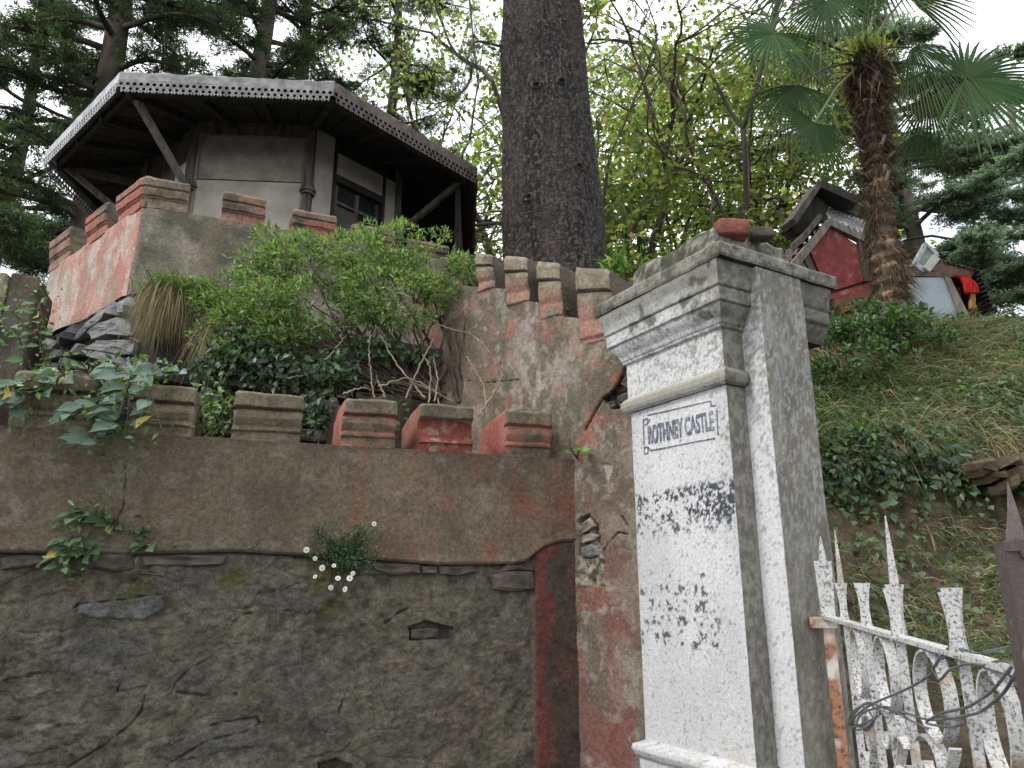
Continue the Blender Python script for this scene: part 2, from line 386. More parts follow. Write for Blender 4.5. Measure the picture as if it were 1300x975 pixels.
MPROF = [(0, 0), (.20, .0), (.23, .014), (.29, .014), (.315, .004), (.37, .014), (.48, .026), (.60, .020), (.655, .004), (.69, .032), (.94, .034), (1.0, .020)]
def merlon(pl, s0, s1, z0, z1, thick, colf, parent, prof=MPROF, amp=0.006, seed=3, slope=0.0, scale_off=1.0, round_top=0.0, name='merlon', mat=None):
    """a moulded merlon: banded front profile, flat top, modelled cheeks"""
    pz = np.array([p[0] for p in prof])*(1) ; po = np.array([p[1] for p in prof])*scale_off
    tt = np.unique(np.concatenate((np.linspace(0, 1, 30), pz))); m = len(tt)
    fo = np.interp(tt, pz, po)
    nt = max(4, int(thick/0.03))
    kk = np.linspace(0, 1, nt+1)[1:]
    topo = fo[-1] - kk*(thick+fo[-1])
    # closed loop: front up, top back
    nsx = max(3, int((s1-s0)/0.012)); ss = np.linspace(0, 1, nsx+1)
    V, C, Fl = [], [], []
    H = z1-z0
    for u in ss:
        edge = 1-sst(0, 0.035, min(u, 1-u))
        f = fo - 0.012*edge; zz = z0 + tt*H - 0.006*edge*tt; zz = zz + slope*(u-0.5)*(s1-s0)*tt
        S = s0 + u*(s1-s0)
        V.append(np.concatenate((pl.w(np.full(m, S), zz, f), pl.w(np.full(nt, S), z1 - 0.006*edge + slope*(u-0.5)*(s1-s0) - round_top*kk**2, topo))))
        C.append(np.concatenate((np.stack((np.full(m, S), zz, np.zeros(m), tt), -1), np.stack((np.full(nt, S), np.full(nt, z1), 1+kk*0, kk*0+1), -1))))
    V = np.array(V); C = np.array(C); a, b = V.shape[:2]
    i, j = np.meshgrid(np.arange(a-1), np.arange(b-1), indexing='ij')
    Fc = [np.stack((i*b+j, (i+1)*b+j, (i+1)*b+j+1, i*b+j+1), -1).reshape(-1, 4)]
    V = V.reshape(-1, 3); C = C.reshape(-1, 4)
    for e, tagv in ((0, 2), (a-1, 3)):
        edge = 1
        S = s0 if e == 0 else s1
        base = len(V); rows = []; cr = []
        for q in np.linspace(0, 1, nt+1):
            o = (fo-0.012)*(1-q) + (-thick)*q
            zz = z0 + tt*(H-0.006-round_top*q**2)+slope*(-.5 if e == 0 else .5)*(s1-s0)*tt
            rows.append(pl.w(np.full(m, S), zz, o)); cr.append(np.stack((np.full(m, q), zz, np.full(m, tagv), tt), -1))
        V = np.concatenate([V]+rows); C = np.concatenate([C]+cr)
        i, j = np.meshgrid(np.arange(nt), np.arange(m-1), indexing='ij')
        Fc.append(np.stack((base+i*m+j, base+(i+1)*m+j, base+(i+1)*m+j+1, base+i*m+j+1), -1).reshape(-1, 4))
    x, y, z = V[:, 0], V[:, 1], V[:, 2]
    for ax in range(3):
        V = V.copy(); V[:, ax] += amp*2*(fbm(x*14, y*14, z*14, 3, seed+ax*11)-0.5) + 2.2*amp*(fbm(x*3.5, y*3.5, z*3.5, 2, seed+ax*7)-0.5)
    col = colf(V, C)
    return obj(name, V, np.concatenate(Fc), mat or M['plaster'], parent, col, True)
def rough_stone(name, pl, poly, off, depth, mat, parent, seed):
    """a larger broken stone with a faceted, layered face"""
    poly = np.array(poly); c = poly.mean(0); P = []
    for a, b in zip(poly, np.roll(poly, -1, 0)):
        for t in (0, .33, .66): P.append(a*(1-t)+b*t)
    P = np.array(P); n = len(P); V = []; w = fbm(P[:, 0]*40, P[:, 1]*40, seed, 2, seed)-.5; P = P + (c-P)*(.10*w[:, None]+.05)
    for f, o in ((1, -depth), (1, 0), (.975, .50), (.90, .60), (.66, .62), (.40, .63), (.2, .63)):
        q = c+(P-c)*f; k = 0 if o <= 0 else 1
        tilt = (q[:, 0]-c[0])*(.5-((seed*37) % 100)/100)*1.1-(q[:, 1]-c[1])*(.15+((seed*61) % 100)/170)
        lay = np.floor(fbm(q[:, 0]*9+q[:, 1]*5, q[:, 1]*16, seed, 3, seed)*7)/7
        V.append(pl.w(q[:, 0], q[:, 1], off+(o if o < 0 else depth*.5*o+k*(tilt+.05*(lay-.5)+.02*(fbm(q[:, 0]*50, q[:, 1]*50, seed, 3, seed)-.5)))))
    V.append(pl.w(c[:1], c[1:], off+depth*.38)); V = np.concatenate(V)
    Fc = [(k*n+i, k*n+(i+1) % n, (k+1)*n+(i+1) % n, (k+1)*n+i) for k in range(6) for i in range(n)]+[(6*n+i, 6*n+(i+1) % n, 7*n) for i in range(n)]
    return obj(name, V, Fc, mat, parent)
def stone_piece(name, pl, poly, off, depth, mat, parent, rs, bulge=0.5):
    """one stone: an uneven faceted block standing in the wall; poly in (s,z)"""
    poly = np.array(poly); c = poly.mean(0); n = len(poly)
    rings = [(1.0, -depth), (1.0, 0.0), (0.93, depth*0.22*bulge+0.004), (0.6, depth*0.32*bulge+0.006)]
    V = []
    for k, (f, o) in enumerate(rings):
        q = c + (poly-c)*f
        V.append(pl.w(q[:, 0], q[:, 1], off+o+(rs.normal(size=n)*0.12*depth*bulge if k >= 2 else 0)))
    V.append(pl.w(np.array([c[0]]), np.array([c[1]]), off+depth*0.32*bulge))
    V = np.concatenate(V); Fc = []
    for k in range(3):
        for i in range(n): Fc.append((k*n+i, k*n+(i+1) % n, (k+1)*n+(i+1) % n, (k+1)*n+i))
    for i in range(n): Fc.append((3*n+i, 3*n+(i+1) % n, 4*n))
    return obj(name, V, Fc, mat, parent)
# ================================================================ the walls
BROWN = np.array((0.165, 0.128, 0.088)); BROWN2 = np.array((0.106, 0.083, 0.057)); GREENISH = np.array((0.105, 0.105, 0.072))
RED = np.array((0.27, 0.078, 0.058)); PINK = np.array((0.42, 0.19, 0.155)); PALE = np.array((0.33, 0.30, 0.26)); DARK = np.array((0.025, 0.022, 0.018))
MOSS = np.array((0.085, 0.088, 0.030)); GREY = np.array((0.20, 0.19, 0.16))

MW = Plane((0.33, 3.85), 19.0)          # front face of the retaining wall
TW = Plane((0.33, 3.85), -40.0)         # tall wing wall running up behind it
K0 = at(185, 225, 5.0)
TR = Plane(K0[:2], 23.0)                # turret parapet, right face
TL = Plane(K0[:2], -40.0)               # turret parapet, left face
def pxs(pl, pts): return [pl.px(*p) for p in pts]
def fpx(pl, pts):
    q = sorted(pxs(pl, pts)); xs = [a for a, b in q]; zs = [b for a, b in q]
    return lambda s: np.interp(s, xs, zs)

# ---------------- retaining wall
wall = thing('retaining_wall', MW.w(-1.2, 0), 'low battlemented retaining wall with brown plaster band over rough rubble', 'wall')
mw_bot = fpx(MW, [(-60, 700), (0, 701), (150, 704), (300, 700), (480, 711), (560, 717), (650, 716), (668, 712), (690, 695), (710, 688), (745, 686)])
z_top = MW.px(680, 580)[1]
crk = pxs(MW, [(157, 583), (160, 610), (156, 628), (158, 640), (150, 656), (146, 672)])
drip = [pxs(MW, [(418, 600), (416, 640), (414, 668)]), pxs(MW, [(505, 606), (528, 610)])]
blob = MW.px(10, 633)
def band_disp(S, Z):
    d = 0.010*(fbm(S*3, Z*3, 0, 3, 5)-0.5) + 0.005*(fbm(S*16, Z*16, 0, 4, 6)-0.5)
    d -= 0.006*(1-sst(0, 0.006, seg_dist(S, Z, crk)+0.004*(fbm(S*60, Z*60, 0, 2, 8)-.5)))
    d += 0.006*sst(0.06, 0.0, Z-mw_bot(S)) - 0.012*sst(0.012, 0, Z-mw_bot(S))
    d += 0.006*sst(.5, .9, fbm(S*6, Z*6, 3, 3, 15))
    return d
def band_col(S, Z):
    n = fbm(S*2.2, Z*2.2, 0, 4, 21); n2 = fbm(S*9, Z*9, 0, 4, 22); n3 = .6*fbm(S*9, Z*4, 0, 4, 23)+.4*fbm(S*30, Z*14, 0, 3, 19)
    c = lerp(BROWN2, BROWN, sst(.35, .65, n*.5+n2*.5))
    c = lerp(c, GREENISH*0.8, 0.45*sst(-0.9, -2.0, S)*sst(.3, .6, n2))
    c = lerp(c, np.array((.20, .082, .062)), 0.34*sst(-1.45, -0.4, S)*sst(.38, .66, n3))
    c = lerp(c, PALE*0.7, 0.30*sst(.58, .72, fbm(S*14, Z*14, 2, 4, 24)))
    for q in drip:
        c = lerp(c, RED, 0.6*sst(0.014, 0.001, seg_dist(S, Z, q)+.01*fbm(S*50, Z*50, 0, 2, 27))*sst(.42, .58, fbm(S*60, Z*22, 0, 3, 26)))
    c = lerp(c, RED*.8, 0.3*sst(.07, .0, np.abs(S-MW.px(452, 660)[0]))*sst(.45, .6, fbm(S*25, Z*7, 0, 3, 29)))
    c = lerp(c, RED*.8, 0.45*sst(.62, .74, fbm(S*7, Z*5, 9, 4, 28))*sst(-1.4, -.7, S))
    c = lerp(c, GREY*.9, 0.35*sst(.07, .0, seg_dist(S, Z, crk))*sst(.4, .6, n2))
    c = lerp(c, DARK, .8*sst(0.0045, 0.001, seg_dist(S, Z, crk)+0.008*(fbm(S*60, Z*60, 0, 2, 8)-.5)))
    c = lerp(c, GREY*.75, 0.6*sst(0.035, 0.028, np.hypot((S-blob[0])*.8, Z-blob[1])))
    c = lerp(c, BROWN2*.7, 0.35*sst(.04, 0, z_top-Z))
    return c
grid_block('plaster_band', MW, -3.0, 0.0, mw_bot, z_top, 0.47, 0.0055, band_disp, band_col, M['plaster'], wall)
grid_block('plaster_band', MW, -4.4, -3.0, mw_bot, z_top, 0.47, 0.02, band_disp, band_col, M['plaster'], wall)

# lower rubble, roughly rendered over
seam_s = MW.px(681, 800)[0]
def voro(x, y, seed):
    xi, yi = np.floor(x), np.floor(y); F1 = np.full(x.shape, 9.0); F2 = F1.copy(); I = np.zeros(x.shape)
    for a in (-1, 0, 1):
        for b in (-1, 0, 1):
            cx, cy = (xi+a).astype(np.int64), (yi+b).astype(np.int64)
            dx = cx+_h(cx, cy, 0*cx, seed)-x; dy = cy+_h(cx, cy, 0*cx+1, seed)-y
            d = np.hypot(dx, dy); idn = _h(cx, cy, 0*cx+2, seed)
            I = np.where(d < F1, idn, I); F2 = np.where(d < F1, F1, np.minimum(F2, d)); F1 = np.minimum(F1, d)
    return F1, F2, I
def vcoord(S, Z):
    a = .3; u = S*cos(a*.5)+Z*sin(a*.5); v = -S*sin(a*.5)+Z*cos(a*.5)
    u = u + 0.10*(fbm(S*6, Z*6, 0, 5, 40, .65)-.5); v = v + 0.09*(fbm(S*6, Z*6, 5, 5, 41, .65)-.5)
    return u*3.6, v*8.5
hole = pxs(MW, [(521, 796), (543, 788), (560, 793), (576, 797), (574, 812), (548, 813), (522, 813)])
hole2 = pxs(MW, [(405, 972), (425, 964), (448, 972), (450, 990), (402, 990)])
lcr = [pxs(MW, q) for q in ([(86, 975), (130, 948), (160, 925), (178, 905), (182, 885)], [(268, 922), (300, 916), (326, 912), (330, 922)],
       [(222, 880), (262, 884), (300, 882)], [(146, 880), (158, 846), (170, 838)], [(330, 918), (312, 930), (262, 942), (210, 975)],
       [(92, 772), (100, 766), (150, 762), (200, 754)], [(296, 790), (310, 780), (325, 778)], [(490, 792), (505, 780), (520, 772)],
       [(430, 905), (440, 880), (455, 872)], [(735, 776), (722, 784), (715, 790)], [(215, 884), (222, 868), (240, 850), (262, 838)])]
slab_p = pxs(MW, [(98, 765), (140, 760), (205, 756), (208, 772), (180, 787), (120, 784), (96, 778)])
embedded = [pxs(MW, q) for q in ([(210, 878), (232, 845), (262, 838), (296, 833), (283, 876), (257, 884)], [(193, 961), (240, 936), (279, 919), (324, 916), (326, 948), (275, 957), (223, 970)],
    [(124, 871), (155, 837), (189, 833), (185, 872), (150, 878)], [(626, 785), (650, 779), (678, 777), (676, 813), (650, 818), (626, 812)], [(20, 900), (60, 880), (110, 886), (96, 915), (40, 922)],
    [(20, 760), (60, 742), (88, 752), (80, 790), (30, 798)], [(360, 850), (420, 838), (452, 850), (440, 880), (372, 884)], [(480, 860), (560, 850), (590, 868), (560, 900), (490, 902)],
    [(225, 745), (290, 738), (330, 748), (318, 770), (240, 776)], [(470, 930), (540, 925), (570, 945), (540, 965), (480, 962)], [(585, 830), (640, 832), (660, 860), (610, 870)], [(0, 940), (50, 930), (90, 950), (60, 972), (0, 975)])]
def low_disp(S, Z):
    u, v = vcoord(S, Z); F1, F2, I = voro(u, v, 50)
    plast = sst(.30, .52, fbm(S*1.6, Z*1.6, 0, 3, 51)*.8+.25*sst(-1.2, -.4, S))
    d = -0.03 + 0.045*(fbm(S*3.5, Z*3.5, 0, 4, 52)-.5) + 0.032*(fbm(S*12, Z*14, 0, 5, 53, .6)-.5) + 0.014*(fbm(S*45, Z*45, 0, 3, 54, .7)-.5)
    d += (1-plast*0.85)*(0.010*sst(0, .10, F2-F1)+0.020*(I-.5))
    for q in lcr: d -= 0.010*sst(0.006, 0.001, seg_dist(S, Z, q)+0.012*(fbm(S*30, Z*30, 0, 2, 55)-.5))
    for h in (hole, hole2):
        inn = in_poly(S, Z, h); d = np.where(inn, -0.09, d)
    d = np.where(in_poly(S, Z, slab_p), d+.012, d)
    wz = .010*(fbm(S*22, Z*22, 0, 4, 58, .6)-.5)
    for i_, q in enumerate(embedded):
        c_ = np.mean(q, 0); inn = in_poly(S+wz, Z+wz, q); e_ = seg_dist(S+wz, Z+wz, q+q[:1])
        flat = -0.022+.006*sst(0, .012, e_)+(S-c_[0])*(.10-.05*(i_ % 4))+(Z-c_[1])*(.12-.1*(i_ % 3))+.010*(fbm(S*18+Z*30, Z*26, i_, 4, 59)-.5)
        d = np.where(inn, d*.70+flat*.30, d-.0035*sst(.010, .0, e_)*(.4+.6*(i_ % 2)))
    k = sst(seam_s-0.015, seam_s+0.01, S)
    d = d*(1-k) + k*(-0.004 + 0.012*(fbm(S*6, Z*6, 0, 4, 56)-.5) + 0.006*(fbm(S*30, Z*30, 0, 3, 57)-.5))
    d -= 0.012*sst(.02, .0, mw_bot(S)-Z)
    return d
def low_col(S, Z):
    u, v = vcoord(S, Z); F1, F2, I = voro(u, v, 50)
    n = fbm(S*2.4, Z*2.4, 0, 4, 60); n2 = fbm(S*10, Z*10, 0, 5, 61); n3 = fbm(S*26, Z*26, 0, 4, 62)
    c = lerp((0.094, 0.086, 0.067), (0.190, 0.170, 0.132), sst(.30, .72, n*.25+n2*.3+n3*.45))
    c = c*lerp(np.ones(3), np.array((1.0, .97, .9)), n)
    c = lerp(c, np.array((0.105, 0.110, 0.115)), 0.3*sst(.6, .9, I)*sst(.02, .12, F2-F1))
    c = lerp(c, (0.16, 0.165, 0.17), 0.8*in_poly(S, Z, slab_p))
    for (a, b, r) in ((415, 750, .16), (160, 745, .13), (290, 735, .10), (395, 775, .12), (330, 890, .08)):
        s, z = MW.px(a, b); c = lerp(c, MOSS*1.15, 0.85*sst(r*1.15, r*.3, np.hypot(S-s, (Z-z)*1.1))*sst(.42, .58, n2))
    c = lerp(c, (0.15, 0.12, 0.10), .35*sst(.5, .7, fbm(S*3, Z*3, 9, 3, 66))*sst(-1.3, -.6, S))
    c = lerp(c, PALE*.55, 0.5*sst(.62, .75, fbm(S*18, Z*18, 7, 4, 64)))
    c = lerp(c, DARK, 0.4*sst(.60, .72, fbm(S*19, Z*19, 4, 5, 65)))
    wz = .010*(fbm(S*22, Z*22, 0, 4, 58, .6)-.5)
    for i_, q in enumerate(embedded):
        tone = np.array((.120, .118, .108))*(1+.18*((i_*7) % 5-2)/2)
        c = lerp(c, lerp(tone*.75, tone*1.25, fbm(S*30, Z*50, i_, 4, 69)), .28*in_poly(S+wz, Z+wz, q))
    for q in lcr: c = lerp(c, DARK*.6, 0.75*sst(0.006, 0.001, seg_dist(S, Z, q)+0.014*(fbm(S*30, Z*30, 0, 2, 55)-.5)))
    k = sst(seam_s-0.008, seam_s+0.004, S)
    r = lerp((0.085, 0.066, 0.052), np.array((0.19, 0.052, 0.048)), .85*sst(.40, .64, .6*fbm(S*14, Z*6, 3, 5, 67, .6)+.4*fbm(S*3, Z*2, 3, 2, 68)+.035+.045*sst(seam_s+.16, seam_s, S)+.06*(n3-.5)))
    r = lerp(r, DARK, .35*sst(.52, .7, n2))
    return lerp(c, r, k)
low_top = lambda s: mw_bot(s) + 0.004
grid_block('rubble_base', MW, -4.4, -2.75, 0.70, low_top, 0.55, 0.02, low_disp, low_col, M['rubble'], wall)
grid_block('buried_footing', MW, -4.4, -0.002, 0.0, 0.70, 0.55, 0.03, low_disp, low_col, M['rubble'], wall)
grid_block('rubble_base', MW, -2.75, -0.002, 0.70, low_top, 0.55, 0.0062, low_disp, low_col, M['rubble'], wall)

rs = np.random.default_rng(3)
for i, q in enumerate([
    [(0, 708), (30, 704), (62, 706), (64, 715), (40, 720), (0, 723)],
    [(108, 704), (168, 701), (170, 722), (150, 726), (110, 722)],
    [(176, 722), (210, 726), (209, 732), (178, 729)],
    [(176, 706), (235, 704), (290, 706), (285, 716), (230, 720), (180, 718)],
    [(470, 714), (534, 716), (535, 728), (500, 730), (474, 722)],
    [(536, 719), (556, 720), (555, 729), (537, 728)],
    [(558, 719), (600, 718), (608, 726), (580, 731), (560, 729)],
    [(622, 731), (640, 724), (678, 725), (681, 748), (650, 752), (627, 748)],
    [(645, 716), (665, 719), (680, 724), (650, 723), (630, 727)],
    [(523, 799), (548, 797), (560, 799), (559, 811), (540, 813), (523, 811)]]):
    pl_off = -0.018 if i < 9 else -0.055
    stone_piece('stone', MW, pxs(MW, q), pl_off, 0.05, M['brown_stone'], wall, rs, 0.7)

def main_mcol(front_red=0.0, cheek_red=0.0, seed=70, broken=False):
    def f(V, C):
        x, y, z = V.T; t = C[:, 3]; tg = C[:, 2]
        n = fbm(x*9, y*9, z*9, 4, seed); n2 = fbm(x*28, y*28, z*28, 3, seed+3)
        c = lerp(BROWN2*1.15, np.array((0.215, 0.178, 0.122)), sst(.36, .64, n*.6+n2*.4))
        c = lerp(c, GREENISH, .4*sst(.45, .6, fbm(x*4, y*4, z*4, 3, seed+9)))
        g = np.maximum(sst(.05, 0, np.abs(t-.31)), sst(.055, 0, np.abs(t-.655)))
        front = tg == 0
        SAL = np.array((.34, .125, .095)); k = front_red*(0.42*sst(.42, .58, n)*sst(.80, .62, t) + .7*g*sst(.25, .5, n2)); c = lerp(c, SAL, np.where(front, np.clip(k, 0, .9), 0))
        c = lerp(c, DARK, np.where(front, .25*g*(1-front_red), 0))
        if broken:
            k = np.where(front, sst(.73, .69, t+.05*(n-.5)), 0)
            c = lerp(c, lerp(RED*.75, (0.30, 0.20, .15), sst(.5, .7, n2)), k)
            c = lerp(c, PALE, np.where(front, sst(.025, 0, np.abs(t-.71+.1*(n-.5)))*.6, 0))
        c = lerp(c, lerp(np.array((.36, .12, .095)), PINK*.9, sst(.4, .65, n)), np.where(tg == 2, cheek_red*sst(.25, .45, n+.25*(1-C[:, 0])), 0))
        c = lerp(c, RED*.8, np.where(tg == 3, cheek_red*.7, 0))
        return c
    return f
BPROF = [(0, 0), (.18, .0), (.2, .02), (.26, .006), (.34, -.02), (.5, -.026), (.64, -.018), (.70, -.01), (.73, .028), (.95, .032), (1.0, .018)]
for (a, b, ytop, fr, cr, sd, brk) in ((640, 699, 521, 1.5, 1.0, 71, 0), (533, 601, 513, .9, .7, 72, 1), (437, 503, 506, 1.0, .95, 73, 0),
                                       (299, 386, 498, .10, .15, 74, 0), (167, 251, 489, .05, .0, 75, 0), (22, 128, 474, .05, 0, 76, 0), (-110, -8, 465, .05, 0, 77, 0)):
    sa, sb = MW.px(a, ytop)[0], MW.px(b, ytop)[0]
    z1 = MW.px((a+b)/2, ytop+2)[1]
    m_top = z1
    merlon(MW, sa, sb, z_top-.004, z1, 0.46 if a > 100 else .4, main_mcol(fr, cr, sd, brk), wall, prof=BPROF if brk else MPROF, seed=sd, amp=0.006, round_top=0.03)

for k in (1, 2):
    merlon(MW, sa-.48*k, sb-.48*k, z_top-.004, m_top, .4, main_mcol(.05, 0, 77+k), wall, seed=77+k, round_top=.03)
# ---------------- tall wing wall
wing = thing('wing_wall', TW.w(0, 0), 'tall cracked pinkish brown wall stepping down to the white gate pillar', 'wall')
tw_top = fpx(TW, [(560, 360), (600, 364), (643, 367), (644, 383), (672, 383), (683, 384), (684, 402), (713, 402), (733, 404), (775, 425), (830, 440)])
cr1 = pxs(TW, [(802, 458), (792, 470), (786, 484), (778, 496), (764, 507), (760, 514), (750, 530), (742, 545)])
cr2 = pxs(TW, [(803, 495), (788, 494), (778, 500), (766, 510)])
cr3 = pxs(TW, [(736, 690), (748, 655), (760, 668), (756, 690), (738, 700), (745, 720)])
cr4 = pxs(TW, [(790, 656), (797, 668), (798, 678), (785, 676), (772, 690), (766, 700)])
cr5 = pxs(TW, [(737, 788), (726, 796), (716, 800)])
cr6 = pxs(TW, [(592, 483), (612, 486), (640, 484), (660, 482)])
brokeA = pxs(TW, [(764, 506), (780, 494), (792, 476), (806, 462), (812, 515), (790, 516), (777, 520), (770, 512)])
brokeB = pxs(TW, [(733, 660), (748, 652), (758, 668), (764, 690), (758, 702), (740, 712), (733, 708)])
brokeC = pxs(TW, [(734, 706), (758, 700), (768, 704), (766, 730), (760, 744), (740, 742), (733, 735)])
chip = pxs(TW, [(765, 588), (776, 590), (776, 600), (771, 612), (768, 600)])
redrow = pxs(TW, [(733, 745), (768, 742), (775, 775), (735, 778)])
def wing_disp(S, Z):
    d = 0.02*(fbm(S*2.5, Z*2.5, 0, 3, 80)-.5) + 0.006*(fbm(S*14, Z*14, 0, 4, 81)-.5) + .004*(fbm(S*9, Z*3, 0, 3, 83)-.5)
    w = 0.008*(fbm(S*45, Z*45, 0, 3, 82)-.5)
    for q, k in ((cr1, .012), (cr2, .008), (cr3, .007), (cr4, .005), (cr6, .003)):
        d -= 0.018*sst(k, 0.0, seg_dist(S, Z, q)+w)
    d = np.where(in_poly(S+w*1.5, Z+w*1.5, brokeA), -0.045+.03*(fbm(S*30, Z*30, 0, 3, 84)-.5), d)
    d = np.where(in_poly(S+w, Z+w, brokeB), -0.03+.02*(fbm(S*30, Z*30, 0, 3, 84)-.5), d)
    d = np.where(in_poly(S+w, Z+w, brokeC), -0.012+.02*(fbm(S*40, Z*40, 0, 3, 84)-.5), d)
    d = np.where(in_poly(S+w*.5, Z+w*.5, chip), d-.008, d)
    d = np.where(in_poly(S+w*.5, Z+w*.5, redrow), d-.006, d)
    return d
def wing_col(S, Z):
    n = fbm(S*2, Z*1.5, 0, 4, 90); n2 = fbm(S*9, Z*9, 0, 5, 91); st = .7*fbm(S*10, Z*1.8, 0, 5, 92, .6)+.3*fbm(S*34, Z*14, 0, 4, 88); st2 = .65*fbm(S*16, Z*2.6, 3, 5, 93, .6)+.35*fbm(S*40, Z*22, 0, 3, 89)
    c = lerp(np.array((0.145, 0.112, 0.086)), np.array((0.265, 0.205, 0.158)), sst(.35, .65, n2*.6+n*.4))
    up = sst(2.1, 2.5, Z)
    c = lerp(c, np.array((0.115, 0.118, 0.078)), up*.8*sst(.42, .58, st))
    c = lerp(c, np.array((0.27, 0.125, 0.10)), up*.38*sst(.48, .64, st2*.7+.3*n2))
    c = lerp(c, PALE*1.05, up*.85*sst(.48, .60, .6*fbm(S*6.5+2, Z*4, 3, 5, 94)+.4*fbm(S*30, Z*20, 3, 4, 87))*sst(.34, .0, np.abs(S+.22)))
    c = lerp(c, RED, up*.45*sst(.57, .68, .6*fbm(S*6, Z*5, 8, 4, 95)+.4*n2))
    # lower strip beside the pillar
    lo = 1-up
    c = lerp(c, np.array((0.24, 0.085, 0.075)), lo*.55*sst(.48, .62, fbm(S*12, Z*2.5, 5, 4, 96))*sst(2.4, 1.2, Z))
    s0 = TW.px(775, 800)[0]
    c = lerp(c, np.array((0.20, 0.06, 0.055)), lo*.5*sst(.05, 0, np.abs(S-s0))*sst(1.9, 1.5, Z))
    c = lerp(c, np.array((0.23, 0.21, 0.165)), lo*.55*sst(.45, .6, n2)*sst(s0-.05, s0+.1, S))
    w = 0.008*(fbm(S*45, Z*45, 0, 3, 82)-.5)
    c = lerp(c, RED*1.1, .7*sst(.055, .0, seg_dist(S, Z, pxs(TW, [(786, 478), (764, 507), (748, 535), (735, 580)]))+w)*sst(.35, .5, n2))
    c = np.where(in_poly(S+w*.5, Z+w*.5, redrow)[..., None], lerp(c, RED*.9, .5), c)
    c = np.where(in_poly(S+w*.5, Z+w*.5, chip)[..., None], PALE, c)
    c = np.where(in_poly(S+w*1.5, Z+w*1.5, brokeA)[..., None], lerp((.05, .035, .028), (.20, .15, .11), sst(.4, .65, fbm(S*40, Z*40, 0, 3, 97))), c)
    c = np.where((in_poly(S+w, Z+w, brokeB) | in_poly(S+w, Z+w, brokeC))[..., None], lerp((.07, .06, .045), (.30, .27, .20), sst(.4, .65, fbm(S*40, Z*40, 0, 4, 97))), c)
    for q, k in ((cr1, .009), (cr2, .006), (cr3, .004), (cr4, .004), (cr5, .004), (cr6, .002)):
        c = lerp(c, DARK*.6, sst(k, k*.4, seg_dist(S, Z, q)+w))
    c = lerp(c, PALE, .5*sst(.58, .7, fbm(S*22, Z*22, 2, 4, 98)))
    return c
grid_block('buried_footing', TW, -.3, 0.62, 0.0, 0.70, 0.26, 0.03, wing_disp, wing_col, M['plaster'], wing)
grid_block('plaster_face', TW, -1.02, 0.62, 0.70, tw_top, 0.26, 0.0074, wing_disp, wing_col, M['plaster'], wing)
for q, mt in (([(737, 664), (748, 656), (757, 668), (744, 674), (736, 678)], 'pale_stone'), ([(736, 681), (748, 676), (758, 680), (752, 686), (738, 690)], 'pale_stone'),
          ([(736, 695), (748, 690), (759, 694), (762, 704), (748, 708), (737, 706)], 'stone'), ([(781, 503), (790, 498), (806, 497), (806, 512), (792, 512), (783, 510)], 'brown_stone'),
          ([(786, 487), (794, 474), (805, 468), (806, 491), (794, 492)], 'brown_stone'), ([(768, 511), (777, 508), (781, 514), (778, 519)], 'brown_stone')):
    stone_piece('stone', TW, pxs(TW, q), -0.02, 0.05, M[mt], wing, rs, 0.6)
def wing_mcol(V, C):
    x, y, z = V.T; t = C[:, 3]; tg = C[:, 2]
    n = fbm(x*9, y*9, z*9, 4, 101); n2 = fbm(x*28, y*28, z*28, 3, 103)
    c = lerp(np.array((0.16, 0.135, 0.10)), np.array((0.27, 0.235, 0.175)), sst(.36, .64, n*.6+n2*.4))
    fr = tg == 0
    c = lerp(c, np.array((0.36, 0.17, 0.135)), np.where(fr, .7*sst(.62, .35, t)*sst(.3, .5, n), 0))
    c = lerp(c, DARK, np.where(fr, .35*sst(.03, 0, np.abs(t-.67)), 0))
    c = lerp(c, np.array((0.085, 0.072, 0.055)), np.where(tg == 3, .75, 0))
    return c
WPROF = [(0, 0), (.05, .0), (.08, .012), (.30, .004), (.40, .018), (.56, .028), (.66, .022), (.685, .006), (.71, .036), (.93, .038), (1.0, .026)]
for (a, b, yl, yr, yb) in ((607, 628, 323, 325, 367), (643, 672, 327, 329, 372), (684, 713, 333, 336, 384), (733, 776, 341, 344, 402)):
    (sa, za), (sb, zb2) = TW.px(a, yl), TW.px(b, yr)
    z0 = tw_top(sb)-.01
    merlon(TW, sa, sb, z0, (za+zb2)/2, 0.24, wing_mcol, wing, prof=WPROF, seed=100+a, amp=.005, slope=(zb2-za)/(sb-sa))

